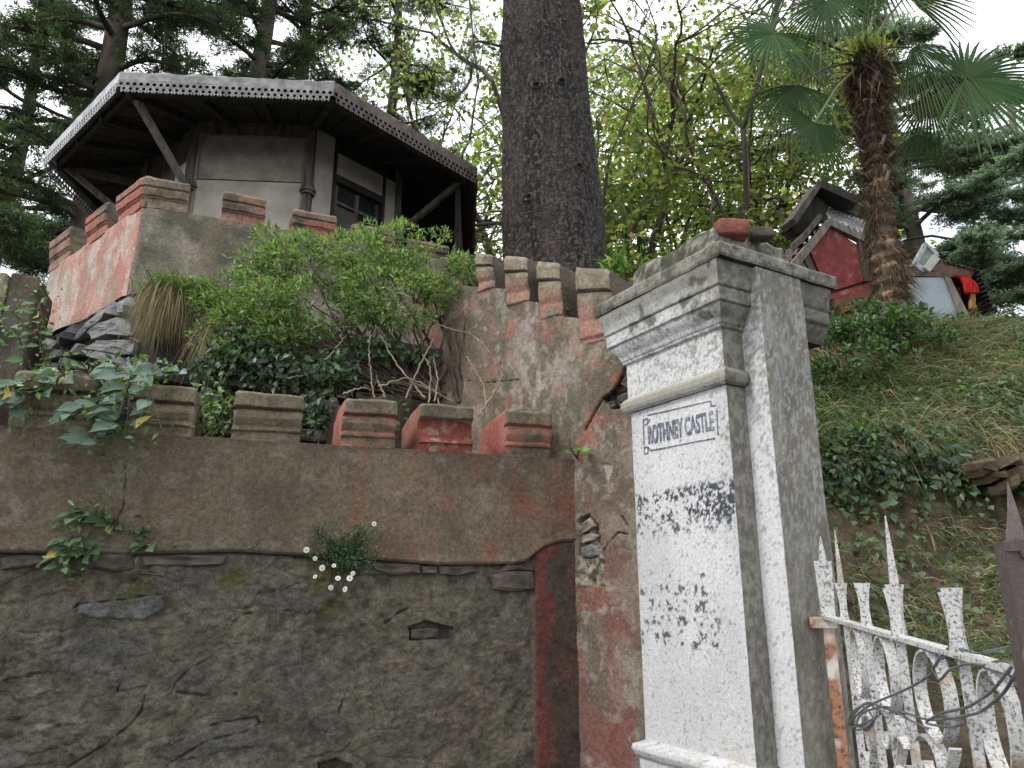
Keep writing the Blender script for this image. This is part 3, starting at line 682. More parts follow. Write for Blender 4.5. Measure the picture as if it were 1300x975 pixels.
# ---------------- turret parapet
tur = thing('turret_parapet', (K0[0], K0[1], 2.2), 'angular battlemented parapet with pink left face and mossy grey right face below the octagonal hut', 'parapet')
zt_r = TR.px(262, 274)[1]; zt_l = TL.px(146, 285)[1]
trb = fpx(TR, [(150, 376), (185, 372), (260, 400), (400, 430), (500, 440), (590, 450), (640, 455)])
tlb = fpx(TL, [(45, 434), (75, 418), (110, 404), (135, 390), (155, 377), (178, 371), (186, 371)])
s_r1 = TR.px(592, 330)[0]; s_l0 = TL.px(62, 350)[0]
def t_disp(S, Z):
    return 0.03*(fbm(S*2.2, Z*2.2, 0, 3, 110)-.5) + 0.008*(fbm(S*12, Z*12, 0, 4, 111)-.5)
def tr_col(S, Z):
    n = fbm(S*3, Z*3, 0, 4, 112); n2 = fbm(S*10, Z*10, 0, 5, 113)
    c = lerp(np.array((0.115, 0.10, 0.078)), np.array((0.265, 0.24, 0.185)), sst(.34, .66, n*.5+n2*.5))
    c = lerp(c, GREENISH*1.1, .4*sst(.45, .6, fbm(S*8, Z*1.6, 0, 3, 114)))
    c = lerp(c, np.array((.19, .155, .10)), .5*sst(.10, .0, np.abs(S-TR.px(268, 300)[0])))
    c = lerp(c, RED*.6, .7*sst(1.9, 2.4, S)*sst(.4, .6, n))
    c = lerp(c, (.32, .22, .18), .8*sst(.04, 0, S))
    return c
def tl_col(S, Z):
    n = fbm(S*3, Z*2.4, 0, 4, 116); n2 = fbm(S*10, Z*8, 0, 5, 117)
    c = lerp(np.array((0.46, 0.25, 0.21)), np.array((0.40, 0.185, 0.155)), sst(.4, .6, n2))
    c = lerp(c, np.array((0.42, 0.39, 0.33)), .85*sst(.45, .60, .65*fbm(S*6+1, Z*3.4, 4, 5, 118, .6)+.35*fbm(S*26, Z*14, 4, 4, 86)))
    c = lerp(c, np.array((0.24, 0.22, 0.16)), .55*sst(.48, .64, fbm(S*8, Z*3.5, 7, 5, 119)))
    c = lerp(c, np.array((0.30, 0.29, 0.24)), .8*sst(s_l0+.34, s_l0+.05, S+.25*(n-.5)))
    return c
grid_block('plaster_face', TR, 0.0, s_r1, trb, zt_r, 0.25, 0.009, t_disp, tr_col, M['plaster'], tur)
grid_block('plaster_face', TL, s_l0, -0.004, tlb, zt_l, 0.25, 0.009, t_disp, tl_col, M['plaster'], tur)['label'] = 'pink limewashed face'
def tur_mcol(red, seed, grey=0.0):
    def f(V, C):
        x, y, z = V.T; t = C[:, 3]; tg = C[:, 2]
        n = fbm(x*8, y*8, z*8, 4, seed); n2 = fbm(x*24, y*24, z*24, 3, seed+3)
        c = lerp(np.array((0.11, 0.095, 0.07)), np.array((0.24, 0.21, 0.155)), sst(.36, .64, n*.6+n2*.4))
        fr = tg == 0
        c = lerp(c, np.array((0.40, 0.13, 0.10)), np.where(fr, red*sst(.35, .55, n+.25*(.5-t)), 0))
        c = lerp(c, DARK, np.where(fr, .45*np.maximum(sst(.025, 0, np.abs(t-.38)), sst(.025, 0, np.abs(t-.67))), 0))
        c = lerp(c, RED*.6, np.where(tg == 2, .7*red+.15, 0))
        return c
    return f
TPROF = [(0, 0), (.30, .0), (.34, .016), (.37, .006), (.40, .020), (.62, .030), (.66, .012), (.69, .034), (.90, .036), (1.0, .018)]
for (a, b, yt, red) in ((284, 338, 249, .45), (372, 427, 271, .75), (446, 500, 290, .2), (520, 570, 309, .2)):
    (sa, za), (sb, zb2) = TR.px(a, yt-5), TR.px(b, yt+5)
    merlon(TR, sa, sb, zt_r-.01, (za+zb2)/2, 0.24, tur_mcol(red, 120+a), tur, prof=TPROF, seed=a, amp=.007)
zc = TR.px(190, 226)[1]
merlon(TR, -0.01, TR.px(242, 240)[0], zt_r-.01, zc, 0.24, tur_mcol(.12, 131), tur, prof=TPROF, seed=5, amp=.007)
merlon(TL, TL.px(151, 262)[0], 0.012, zt_l-.01, zc-.004, 0.24, tur_mcol(.75, 132), tur, prof=TPROF, seed=6, amp=.007)
for (a, b, yl, yr) in ((115, 141, 276, 258), (68, 94, 306, 288)):
    (sa, za), (sb, zb2) = TL.px(a, yl), TL.px(b, yr)
    merlon(TL, sa, sb, zt_l-.01, (za+zb2)/2, 0.24, tur_mcol(.75 if a > 100 else .35, 133+a), tur, prof=TPROF, seed=a, amp=.007)
print('turret z', zt_r, zt_l, zc, 'merlon tops', [round(TR.px(a, b)[1], 2) for a, b in ((242, 240), (310, 249), (400, 271), (470, 290))], [round(TL.px(a, b)[1], 2) for a, b in ((151, 251), (130, 265), (80, 298))])

# rubble under the turret
TLo = Plane(K0[:2] + TL.N*0.10, -40.0)
base = thing('rubble_footing', TLo.w(-.2, 2.2), 'broken slate rubble footing exposed under the pink turret face', 'stones')
def z5(p): return [(x/5, 340+y/5) for x, y in p]
for q in ([(490, 470), (500, 400), (640, 270), (740, 205), (755, 300), (600, 410), (520, 460)],
          [(757, 200), (835, 185), (855, 250), (840, 302), (790, 300), (768, 262)],
          [(665, 440), (700, 370), (760, 312), (870, 304), (885, 400), (850, 430), (740, 440), (690, 490)],
          [(585, 575), (600, 500), (640, 450), (668, 460), (660, 510), (640, 570)],
          [(380, 500), (385, 440), (440, 380), (500, 362), (490, 420), (470, 462)],
          [(215, 560), (230, 480), (290, 440), (378, 432), (370, 480), (340, 520), (250, 580)],
          [(195, 615), (250, 590), (330, 545), (352, 560), (310, 602), (255, 612)],
          [(320, 590), (370, 522), (415, 510), (402, 560), (360, 592)],
          [(412, 560), (432, 510), (525, 482), (575, 500), (560, 560), (470, 582)],
          [(285, 655), (320, 604), (400, 598), (395, 642), (340, 660)],
          [(405, 640), (412, 590), (500, 586), (530, 600), (520, 650), (440, 660)],
          [(530, 660), (600, 600), (700, 562), (800, 562), (835, 620), (700, 700), (560, 720)],
          [(670, 552), (720, 486), (850, 440), (885, 470), (860, 555), (760, 558)],
          [(100, 620), (130, 560), (205, 545), (190, 610), (150, 640)], [(0, 640), (20, 560), (90, 545), (110, 600), (60, 660)],
          [(840, 640), (870, 570), (950, 600), (960, 700), (860, 720)], [(180, 700), (200, 625), (280, 620), (280, 690)],
          [(400, 720), (430, 665), (520, 660), (530, 720)], [(700, 740), (760, 690), (840, 680), (850, 760), (720, 780)]):
    rough_stone('stone', TLo, pxs(TLo, z5(q)), 0.0 + 0.03*rs.random(), 0.10, M['stone'], base, int(rs.integers(99)))
bb = MB()
for (s0, s1, z0, o) in ((-1.6, .12, 2.0, -.02),):
    q = [TLo.px(20, 470), TLo.px(200, 480), TLo.px(180, 372), TLo.px(155, 380), TLo.px(50, 434)]
    P = [TLo.w(a, b, -.015) for a, b in q] + [TLo.w(a, b, -.5) for a, b in q]
    n = len(q); bb.add(P, [tuple(range(n)), tuple(range(2*n-1, n-1, -1))] + [(i, (i+1) % n, n+(i+1) % n, n+i) for i in range(n)], (.03, .026, .022))
bb.build('earth_core', M['soil'], base)

# stonework under the right face, in the shade of the bush
TRo = Plane(K0[:2] + TR.N*0.04, 23.0)
foot = thing('rubble_footing', TRo.w(1.2, 2.2), 'dark rubble stonework behind the bare stems and ivy, under the large bush', 'stones')
z0 = 2.15
row = 0
while z0 < 3.25:
    h = 0.07+0.08*rs.random(); s = 0.1+0.1*rs.random()
    while s < s_r1+.1:
        w = 0.14+.24*rs.random()
        if z0 + h < trb(s+w/2)+.03:
            q = [(s+.008, z0+.006+.015*rs.random()), (s+w*.5, z0+.004), (s+w-.01, z0+.008), (s+w-.006-.02*rs.random(), z0+h*.6), (s+w-.02, z0+h-.008), (s+w*.4, z0+h-.004-.02*rs.random()), (s+.012, z0+h-.012), (s+.004, z0+h*.5)]
            stone_piece('stone', TRo, q, .03*rs.random(), .09, M['brown_stone'], foot, rs, .8)
        s += w
    z0 += h; row += 1
bb = MB(); P = [TRo.w(a, b, c) for c in (-.02, -.4) for a, b in ((.0, 2.0), (s_r1+.1, 2.0), (s_r1+.1, trb(s_r1)), (.0, trb(0)))]
bb.hexa(P, (.03, .026, .022)); bb.build('earth_core', M['soil'], foot)

# stub of another parapet at far left
LW = Plane(at(55, 400, 5.6)[:2], -62.0)
stub = thing('parapet_stub', LW.w(-.3, 2.2), 'short dark parapet end, shade painted into its colour, at the far left beside the pink turret', 'parapet')
(sa, za) = LW.px(9, 346)
LC = Plane(at(9, 400, 4.9)[:2], 22.0)
def stub_col(V, C):
    x, y, z = V.T; n = fbm(x*7, y*7, z*7, 4, 140)
    return lerp(np.array((0.055, 0.048, 0.038)), np.array((0.13, 0.115, 0.085)), sst(.35, .65, n))  # shade of the side put into this dark colour
sb, zb2 = LC.px(50, 352)
merlon(LC, -.03, sb, 2.9, LC.px(30, 349)[1], .5, stub_col, stub, prof=[(0, 0), (.5, 0), (1, 0)], seed=8, amp=.01)
sb0 = LC.px(3, 400)[0]
merlon(LC, LC.px(-60, 400)[0], -.035, 2.9, LC.px(3, 347)[1], .5, lambda V, C: stub_col(V, C)*2.2, stub, prof=TPROF, seed=9, amp=.01)  # lit front: same colour made lighter
def lc_disp(S, Z): return .02*(fbm(S*5, Z*5, 0, 3, 141)-.5)
def lc_col(S, Z): return lerp(np.array((0.045, 0.040, 0.032)), np.array((0.12, 0.105, 0.08)), sst(.35, .65, fbm(S*6, Z*6, 0, 4, 142)))
grid_block('plaster_face', LC, LC.px(-60, 400)[0], sb+.02, 1.9, 2.91, .55, .02, lc_disp, lc_col, M['plaster'], stub)
# ================================================================ white gate pillar
FP = Plane((0.878, 2.90), -60.0)        # front face of the pillar; s = 0 at its near right corner
PW = 0.612
pil = thing('gate_pillar', FP.w(-PW/2, 0), 'tall whitewashed masonry gate pillar with moulded cap and faded lettering', 'pillar')
def sweep(name, s0, s1, ob, of, prof, colf, mat, parent, res=0.005, amp=0.004, seed=1, close_top=False):
    """mouldings carried round three sides of a rectangular pier"""
    zs, outs = [], []
    for (za, oa), (zb, ob_) in zip(prof[:-1], prof[1:]):
        n = max(1, int(np.hypot(zb-za, ob_-oa)/res))
        for i in range(n): zs.append(za+(zb-za)*i/n); outs.append(oa+(ob_-oa)*i/n)
    zs.append(prof[-1][0]); outs.append(prof[-1][1]); zs = np.array(zs); outs = np.array(outs)
    def seg(a, b): return np.unique(np.concatenate((np.linspace(0, 1, max(2, int(abs(b-a)/res))), (0, .01, .99, 1))))
    l = seg(ob, of); f = seg(s0, s1)
    us = [(0, t) for t in l] + [(1, t) for t in f[1:]] + [(2, t) for t in l[1:]]
    face = np.array([u[0] for u in us]); t = np.array([u[1] for u in us])
    S = np.zeros((len(us), len(zs))); O = S.copy(); Z = np.tile(zs, (len(us), 1)); ou = outs[None, :]
    T = t[:, None]; Fq = face[:, None]
    S = np.where(Fq == 0, s0-ou, np.where(Fq == 2, s1+ou, (s0-ou)+(s1-s0+2*ou)*T))
    O = np.where(Fq == 0, ob+(of+ou-ob)*T, np.where(Fq == 2, of+ou-(of+ou-ob)*T, of+ou))
    V = FP.w(S, Z, O); x, y, z = V[..., 0], V[..., 1], V[..., 2]
    for ax in range(3):
        V[..., ax] += amp*(fbm(x*12, y*12, z*12, 4, seed+ax*5)-.5) + amp*1.3*(fbm(x*3, y*3, z*3, 2, seed+ax*9)-.5)
    C = colf(S, O, Z, np.broadcast_to(Fq, S.shape))
    a, b = S.shape; i, j = np.meshgrid(np.arange(a-1), np.arange(b-1), indexing='ij')
    Fc = [np.stack((i*b+j, (i+1)*b+j, (i+1)*b+j+1, i*b+j+1), -1).reshape(-1, 4)]
    V = V.reshape(-1, 3); C = C.reshape(-1, 3)
    # caps (top and bottom) as strips to the middle of the back edge
    for k in (0, b-1):
        ids = np.arange(a)*b+k; base = len(V); m = (V[ids[0]]+V[ids[-1]])/2
        V = np.concatenate((V, m[None])); C = np.concatenate((C, C[ids[:1]]))
        q = np.stack((ids[:-1], ids[1:], np.full(a-1, base), np.full(a-1, base)), -1)
        Fc.append(q)
    tri = [tuple(f) for f in Fc[0]]
    allF = np.concatenate(Fc)
    me_F = [tuple(f) if f[2] != f[3] else tuple(f[:3]) for f in allF.tolist()]
    return obj(name, V, me_F, mat, parent, C, True)
WHITE = np.array((0.66, 0.665, 0.67)); CONC = np.array((0.20, 0.19, 0.165))
def lime(S, O, Z, Fq, worn=0.0, top=0.0, side=0.0, seed=150, blue=False):
    a = S + O*1.3
    n = fbm(a*5, Z*5, 0, 4, seed); n2 = fbm(a*34, Z*34, 0, 4, seed+1, .6); n3 = fbm(a*110, Z*110, 0, 3, seed+2)
    c = lerp(WHITE, WHITE*.9, n)
    w = worn + top*sst(2.35, 2.75, Z) + side*(Fq == 2) + .38*sst(-.16, .02, S)*(Fq == 1)*sst(1.6, 2.5, Z)
    w = w - .05 - .16*sst(2.1, 1.5, Z)*(Fq == 1)
    sp = n3*.45+n2*.35+n*.2
    sp = .5*fbm(a*60, Z*60, 0, 4, seed+5, .75)+.3*n2+.2*n
    c = lerp(c, CONC*1.45, .85*sst(.60-w*.30, .74-w*.30, sp))
    c = lerp(c, CONC*.8, .6*sst(.62-w*.12, .72-w*.12, fbm(a*95, Z*95, 3, 3, seed+7, .7)))
    c = lerp(c, c*.82, .7*sst(.45, .65, fbm(a*3.1, Z*1.3, 5, 4, seed+8)))
    return c
FACE_N = {}
def face_col(S, O, Z, Fq):
    c = lime(S, O, Z, Fq, worn=.0, top=.0, side=1.0)
    n = fbm(S*95, Z*80, 0, 3, 160, .7); n2 = fbm(S*26, Z*30, 0, 4, 161, .65)
    fr = Fq == 1
    # a band of old blue paint and the remains of painted lines below it
    (sl, z1), (sr, z2) = FP.px(806, 640), FP.px(940, 632)
    zt_, zb_ = FP.px(930, 608)[1], FP.px(930, 656)[1]
    band = fr*sst(zt_+.018+.03*(n-.5), zt_-.012, Z+.02*(n2-.5))*sst(zb_-.03, zb_+.01, Z+.03*(n-.5))
    k = sst(sl, sr, S)
    m = band*sst(.575-.16*k, .615-.14*k, n*.55+n2*.45)
    c = lerp(c, (0.035, 0.04, 0.055), .95*m)
    wide = fr*sst(zt_+.01, zt_-.02, Z)*sst(zb_-.07, zb_-.03, Z)
    c = lerp(c, (0.06, 0.065, 0.09), .9*wide*sst(.58, .62, n*.5+n2*.5))
    for (ya, yb, xa, xb, q) in ((726, 735, 812, 900, .60), (742, 756, 812, 908, .565), (762, 776, 822, 912, .52), (782, 794, 818, 915, .53), (800, 822, 812, 916, .565)):
        za_, zb2 = FP.px(860, ya)[1], FP.px(860, yb)[1]; a_, b_ = FP.px(xa, 780)[0], FP.px(xb, 780)[0]
        tilt = 0
        r = fr*sst(za_+.01, za_-.006, Z)*sst(zb2-.01, zb2+.006, Z)*sst(a_-.01, a_+.02, S)*sst(b_+.02, b_-.02, S)
        c = lerp(c, (0.06, 0.062, 0.072), .9*r*sst(q+.01, q+.04, .6*fbm(S*52, Z*42, 0, 3, 165+ya)+.4*n))
    c = lerp(c, np.array((.45, .40, .30)), .35*fr*sst(.58, .7, fbm(S*9, Z*5, 0, 3, 170))*sst(.99+.10, .99, Z))
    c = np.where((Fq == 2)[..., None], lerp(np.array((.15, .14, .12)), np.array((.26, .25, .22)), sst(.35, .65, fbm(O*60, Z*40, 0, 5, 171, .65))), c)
    return c
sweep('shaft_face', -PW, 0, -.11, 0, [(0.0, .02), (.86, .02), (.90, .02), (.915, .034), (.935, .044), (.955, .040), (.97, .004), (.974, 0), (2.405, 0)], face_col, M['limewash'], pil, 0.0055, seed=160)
def cap_col(S, O, Z, Fq):
    c = lime(S, O, Z, Fq, worn=.20, top=.20, side=.5, seed=180)
    n = fbm(S*14+O*9, Z*14, 0, 5, 181)
    c = lerp(c, np.array((.25, .245, .205)), .75*sst(2.70, 2.88, Z+.14*(n-.5)))
    c = lerp(c, np.array((.30, .285, .23)), .85*sst(.045, .015, np.abs(Z-2.445)))
    c = lerp(c, np.array((.02, .02, .02)), .6*sst(.62, .68, n)*sst(2.6, 2.7, Z)*(Fq == 1))
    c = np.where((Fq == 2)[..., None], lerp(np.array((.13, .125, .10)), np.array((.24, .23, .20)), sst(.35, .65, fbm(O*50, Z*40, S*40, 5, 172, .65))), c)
    return c
CAPP = [(2.405, .012), (2.412, .026), (2.428, .034), (2.452, .034), (2.468, .022), (2.476, .008), (2.645, .008), (2.650, .020), (2.662, .022), (2.664, .026), (2.685, .034), (2.705, .050),
        (2.722, .060), (2.738, .064), (2.741, .074), (2.795, .076), (2.800, .070), (2.806, .082), (2.85, .086), (2.885, .098), (2.907, .102)]
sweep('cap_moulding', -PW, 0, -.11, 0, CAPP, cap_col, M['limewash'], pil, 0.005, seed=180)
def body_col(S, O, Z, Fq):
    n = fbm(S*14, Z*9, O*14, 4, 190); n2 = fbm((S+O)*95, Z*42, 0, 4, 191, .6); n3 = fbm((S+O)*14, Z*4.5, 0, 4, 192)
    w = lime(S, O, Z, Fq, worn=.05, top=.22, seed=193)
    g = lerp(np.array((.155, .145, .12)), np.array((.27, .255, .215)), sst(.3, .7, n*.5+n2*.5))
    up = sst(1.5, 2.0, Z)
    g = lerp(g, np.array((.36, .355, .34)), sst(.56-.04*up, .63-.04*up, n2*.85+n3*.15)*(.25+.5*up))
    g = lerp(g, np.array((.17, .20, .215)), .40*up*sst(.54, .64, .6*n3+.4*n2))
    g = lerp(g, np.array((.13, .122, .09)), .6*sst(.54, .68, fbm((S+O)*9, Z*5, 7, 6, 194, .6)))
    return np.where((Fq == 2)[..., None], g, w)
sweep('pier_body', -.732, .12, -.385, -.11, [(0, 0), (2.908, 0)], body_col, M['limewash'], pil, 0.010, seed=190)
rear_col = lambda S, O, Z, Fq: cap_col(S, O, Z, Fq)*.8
sweep('rear_pilaster', -PW, -.14, -.58, -.387, [(0, 0), (2.40, 0)], lambda S, O, Z, Fq: lime(S, O, Z, Fq, worn=.9, seed=195), M['limewash'], pil, 0.02, seed=191)
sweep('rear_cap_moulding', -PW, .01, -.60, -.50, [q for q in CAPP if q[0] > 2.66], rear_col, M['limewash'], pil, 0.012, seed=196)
def slab_col(S, O, Z, Fq):
    n = fbm(S*12, O*12, Z*12, 5, 200); n2 = fbm(S*40, O*40, Z*40, 3, 201)
    return lerp(np.array((.10, .095, .075)), np.array((.27, .26, .22)), sst(.35, .65, n*.6+n2*.4))
sweep('cap_slab', -PW-.005, .018, -.62, 0.0, [(2.909, .108), (2.914, .114), (2.962, .116), (2.970, .110), (2.972, .05), (2.974, -.05), (2.976, -.2)], slab_col, M['plaster'], pil, 0.007, seed=200, amp=.006)
mbk = MB()
def plinth_col(S, O, Z, Fq):
    n = fbm(S*12, O*12, Z*12, 5, 204); n2 = fbm(S*40, O*40, Z*40, 3, 201)
    return lerp(np.array((.07, .07, .05)), np.array((.30, .29, .24)), sst(.38, .62, n*.6+n2*.4))
sweep('cap_plinth', -PW+.02, -.01, -.48, -.02, [(2.965, 0.0), (3.13, -.01), (3.155, -.035), (3.165, -.12), (3.167, -.2)], plinth_col, M['plaster'], pil, 0.012, seed=205, amp=.03)
# broken red brick end of the plinth
def rock(name, c, r, mat, parent, seed, n=14, col=None, amp=.35):
    V, Fc = [], []
    for i in range(n+1):
        for j in range(n*2):
            a, b = pi*i/n, pi*j/n
            V.append((sin(a)*cos(b), sin(a)*sin(b), cos(a)))
    V = np.array(V); m = n*2
    V = np.sign(V)*np.abs(V)**.32
    d = 1 + amp*2*(fbm(V[:, 0]*1.7+seed, V[:, 1]*1.7, V[:, 2]*1.7, 4, seed)-.5)
    V = V*d[:, None]*np.asarray(r) + np.asarray(c)
    for i in range(n):
        for j in range(m): Fc.append((i*m+j, (i+1)*m+j, (i+1)*m+(j+1) % m, i*m+(j+1) % m))
    return obj(name, V, Fc, mat, parent, col, True)
bc = FP.w(-.02, 3.13, -.13)
rock('brick_stump', bc+np.array((0, 0, .01)), (.075, .055, .040), mat_proc('broken_red_brick', (.09, .05, .04), (.36, .12, .085), scale=16, bump=.9, dist=.02, c3=(.25, .22, .17)), pil, 7, 18, amp=.14)
rock('brick_stump', FP.w(.02, 3.14, -.28), (.05, .04, .025), M['brown_stone'], pil, 9, 12, amp=.15)

# lettering and its painted frame
ink = mat_proc('faded_grey_paint', (.10, .11, .15), (.34, .35, .38), scale=60, bump=0.1, p=(.45, .62))
def text_mesh(body):
    cu = bpy.data.curves.new('lettering', 'FONT'); cu.body = body; cu.extrude = 0.01; cu.offset = 0.03
    o = bpy.data.objects.new('lettering', cu); COL.objects.link(o)
    me = bpy.data.meshes.new_from_object(o.evaluated_get(bpy.context.evaluated_depsgraph_get()))
    bpy.data.objects.remove(o); V = np.empty(len(me.vertices)*3); me.vertices.foreach_get('co', V)
    return V.reshape(-1, 3), [tuple(p.vertices) for p in me.polygons]
V, Fc = text_mesh('ROTHNEY CASTLE')
(sa, za), (sb, zb2) = FP.px(823.5, 564), FP.px(907, 546)
zt1, zt2 = FP.px(821, 541)[1], FP.px(909, 520)[1]
u = (V[:, 0]-V[:, 0].min())/np.ptp(V[:, 0]); v = (V[:, 1]-V[:, 1].min())/np.ptp(V[:, 1])
obj('lettering', FP.w(sa+(sb-sa)*u, (za*(1-u)+zb2*u)*(1-v)+(zt1*(1-u)+zt2*u)*v, .0015+V[:, 2]*.12), Fc, ink, pil)
fr = MB()
def fl(a, b, w=.0035):
    p, q = FP.w(*FP.px(*a), .002), FP.w(*FP.px(*b), .002); fr.bar(p, q, w, .003, up=(*FP.N, 0))
for a, b in (((822, 527), (903, 509)), ((825, 572), (908, 556)), ((817, 541), (818, 566)),
             ((817, 533), (817, 540)), ((817, 533), (822, 531)), ((822, 531), (822, 538)), ((817, 540), (822, 538)), ((822, 538), (825, 532)),
             ((818, 568), (818, 576)), ((818, 576), (823, 575)), ((823, 575), (823, 567)), ((818, 568), (823, 567)), ((823, 567), (828, 572)),
             ((903, 509), (903, 516)), ((903, 516), (909, 514)), ((910, 519), (912, 552))): fl(a, b)
fr.build('painted_frame', ink, pil)

# ================================================================ wrought iron gate
GP = Plane((1.185, 2.90), math.degrees(atan2(-1.45, -.258)))
GN = np.array((GP.D[1], -GP.D[0], 0.0)); GN = -GN if GN[0] > 0 else GN       # across the gate, to the left
gate = thing('iron_gate', GP.w(0.4, 0.3), 'flaking white wrought iron gate with spikes and scrolls hung on the pillar', 'gate')
def iron_col(V, rust=0.0, seed=210):
    x, y, z = V.T; n = fbm(x*60, y*60, z*60, 4, seed); n2 = fbm(x*14, y*14, z*14, 4, seed+1)
    c = lerp((.66, .66, .66), (.54, .54, .52), n2)
    c = lerp(c, (.05, .042, .036), .9*sst(.54, .60, n*.65+n2*.35))
    c = lerp(c, (.33, .12, .045), rust*sst(.30, .55, n2+.1)); c = lerp(c, (.40, .25, .12), .25*sst(.6, .7, n2))
    return c
def gpt(s, z, o=0.0): return GP.w(s, z, 0) + GN*o
def ribbon(mb, path, w, t=.005, widths=None, o=0.0):
    """flat iron bar bent along a path in the gate's plane, its broad side across the gate"""
    P = np.array(path, float); n = len(P); Tn = np.gradient(P, axis=0); Tn /= np.linalg.norm(Tn, axis=1)[:, None]+1e-9
    Nn = np.stack((-Tn[:, 1], Tn[:, 0]), 1)*t/2; W = np.full(n, w) if widths is None else np.array(widths)
    rows = []
    for (sg, so) in ((1, -1), (1, 1), (-1, 1), (-1, -1)):
        q = P+Nn*sg; rows.append(GP.w(q[:, 0], q[:, 1], 0)+GN[None]*(o+so*W/2)[:, None])
    V = np.stack(rows, 1).reshape(-1, 3); Fc = []
    for i in range(n-1):
        for k in range(4): Fc.append((i*4+k, i*4+(k+1) % 4, (i+1)*4+(k+1) % 4, (i+1)*4+k))
    Fc += [(3, 2, 1, 0), ((n-1)*4, (n-1)*4+1, (n-1)*4+2, (n-1)*4+3)]
    mb.add(V, Fc)
def gbuild(mb, name, rust=0.0, seed=210):
    V = np.concatenate(mb.V); return obj(name, V, mb.F, M['rusty_iron'] if rust > .6 else M['iron'], gate)
def dense(pts, n=40):
    P = np.array(pts, float); d = np.r_[0, np.cumsum(np.hypot(*np.diff(P, axis=0).T))]; t = np.linspace(0, d[-1], n)
    return np.stack((np.interp(t, d, P[:, 0]), np.interp(t, d, P[:, 1])), 1)
rail0 = GP.px(1042, 781); rail1 = GP.px(1298, 853)
def zr(s): return rail0[1] + (rail1[1]-rail0[1])*(s-rail0[0])/(rail1[0]-rail0[0])
LR = rail1[0]+.25
mb = MB(); ribbon(mb, dense([(rail0[0]-.02, zr(rail0[0]-.02)), (LR, zr(LR))], 80), .036, .012); gbuild(mb, 'top_rail', .25)
mb = MB(); ribbon(mb, dense([(rail0[0], .35), (LR, .35)], 60), .036, .010); gbuild(mb, 'bottom_rail')
# hinge stile and strap
mb = MB(); ribbon(mb, dense([(.02, .3), (.02, zr(0)-.005)], 60), .040, .012, o=.0); gbuild(mb, 'hinge_stile', 1.0, 214)['label'] = 'rusty hinge stile'
hp = gpt(.02, zr(0)-.02)
mb = MB(); mb.bar(hp+GN*.065, hp-GN*.03, .022, .040)
V = np.concatenate(mb.V); obj('hinge_strap', V, mb.F, M['rusty_iron'], gate)
def sub(mb, n=6):
    """adds a gently finer strip so wear shows"""
def plate(s, za, zb_, w, o=0.0, name='finial_plate', spike=None, waist=0.0, lean=0.0, rust=0.0):
    """flat upright bar above the rail, flared at its head, with a pointed spike"""
    t = np.linspace(0, 1, 16); ws = w*(1-waist*1.25*np.sin(pi*t)**.8*(1-.35*t)); ws = ws*(0.80+.26*t)
    m = MB(); ribbon(m, np.stack((s+lean*.3*t, za+(zb_-za)*t), 1), w, .006, ws, o); gbuild(m, name, rust, 216)
    if spike:
        m = MB(); ribbon(m, np.stack((s+.004+lean*t, zb_-.02+(spike-zb_+.02)*t), 1), w, .007, np.maximum(.002, w*.52*(1-t)**.75), o); gbuild(m, 'spike', 0, 217)
for (px_, yb, yt, ysp, w) in ((1043, 780, 712, 681, .060), (1072, 783, 740, 673, .040), (1100, 792, 740, None, .046), (1143, 803, 742, 655, .046), (1219, 822, 746, None, .044)):
    s, z = GP.px(px_, yb); s = max(s, .045)
    Y = GP.w(s, 0)[1]; zz = lambda y_: 1.6+Y*ray(px_, y_)[2]/ray(px_, y_)[1]
    plate(s, zr(s), zz(yt), w, spike=zz(ysp) if ysp else None, waist=.0 if px_ == 1043 else .34, name='finial_plate')
    if px_ == 1043:
        for yy in (737, 760):
            m = MB(); c = gpt(s, zz(yy)); d = np.array((*GP.D, 0)); m.tube([c, c+d*.016], .0085, 6); m.tube([c, c+d*.004], .014, 10)
            V = np.concatenate(m.V); obj('bolt', V, m.F, M['iron'], gate)
    if px_ in (1143, 1219):
        plate(s+.03, zr(s), zz(yt)-.01, w, waist=.34, name='finial_plate', o=.016)
# bars and scrolls under the rail
bars_px = [1076, 1101, 1143, 1222, 1300]
bs = [GP.px(p, 800+.2*(p-1076))[0] for p in bars_px] + [LR-.12]
for s in bs:
    m = MB(); ribbon(m, dense([(s, .35), (s, zr(s))], 50), .022, .007); gbuild(m, 'upright_bar', .15, 220)
def ell(c, a, b, t0, t1, n=36, k=0.0):
    t = np.linspace(t0, t1, n); f = 1-k*np.abs(np.linspace(0, 1, n)); return np.stack((c[0]+a*f*np.cos(t), c[1]+b*f*np.sin(t)), 1)
for i, (a, b) in enumerate(zip(bs[:-1], bs[1:])):
    c = (a+b)/2; hw = (b-a)/2*.86; zt_ = zr(c)-.012
    m = MB(); ribbon(m, ell((c, zt_-.10), hw*.55, .10, .5*pi, 2.42*pi, 44), .030, .006); gbuild(m, 'hoop', 0, 222)
    for q, (sg, zc_) in enumerate(((-1, -.26), (1, -.31), (-1, -.43), (1, -.48), (-1, -.62), (1, -.68), (-1, -.82))):
        cc = (c+sg*hw*.45, zt_+zc_)
        m = MB(); P1 = ell(cc, hw*.5, .062, pi*.5*0+(.2 if sg > 0 else .8)*pi, (.2+1.75*1 if sg > 0 else .8-1.75)*pi, 34, .45)
        ribbon(m, P1, .030, .006); gbuild(m, 'scroll', 0, 223+q)
    m = MB(); t = np.linspace(0, 1, 40)
    ribbon(m, np.stack((c+hw*.5*np.sin(t*2*pi*1.5+i), zt_-.2-.62*t), 1), .026, .006); gbuild(m, 'scroll', 0, 240)
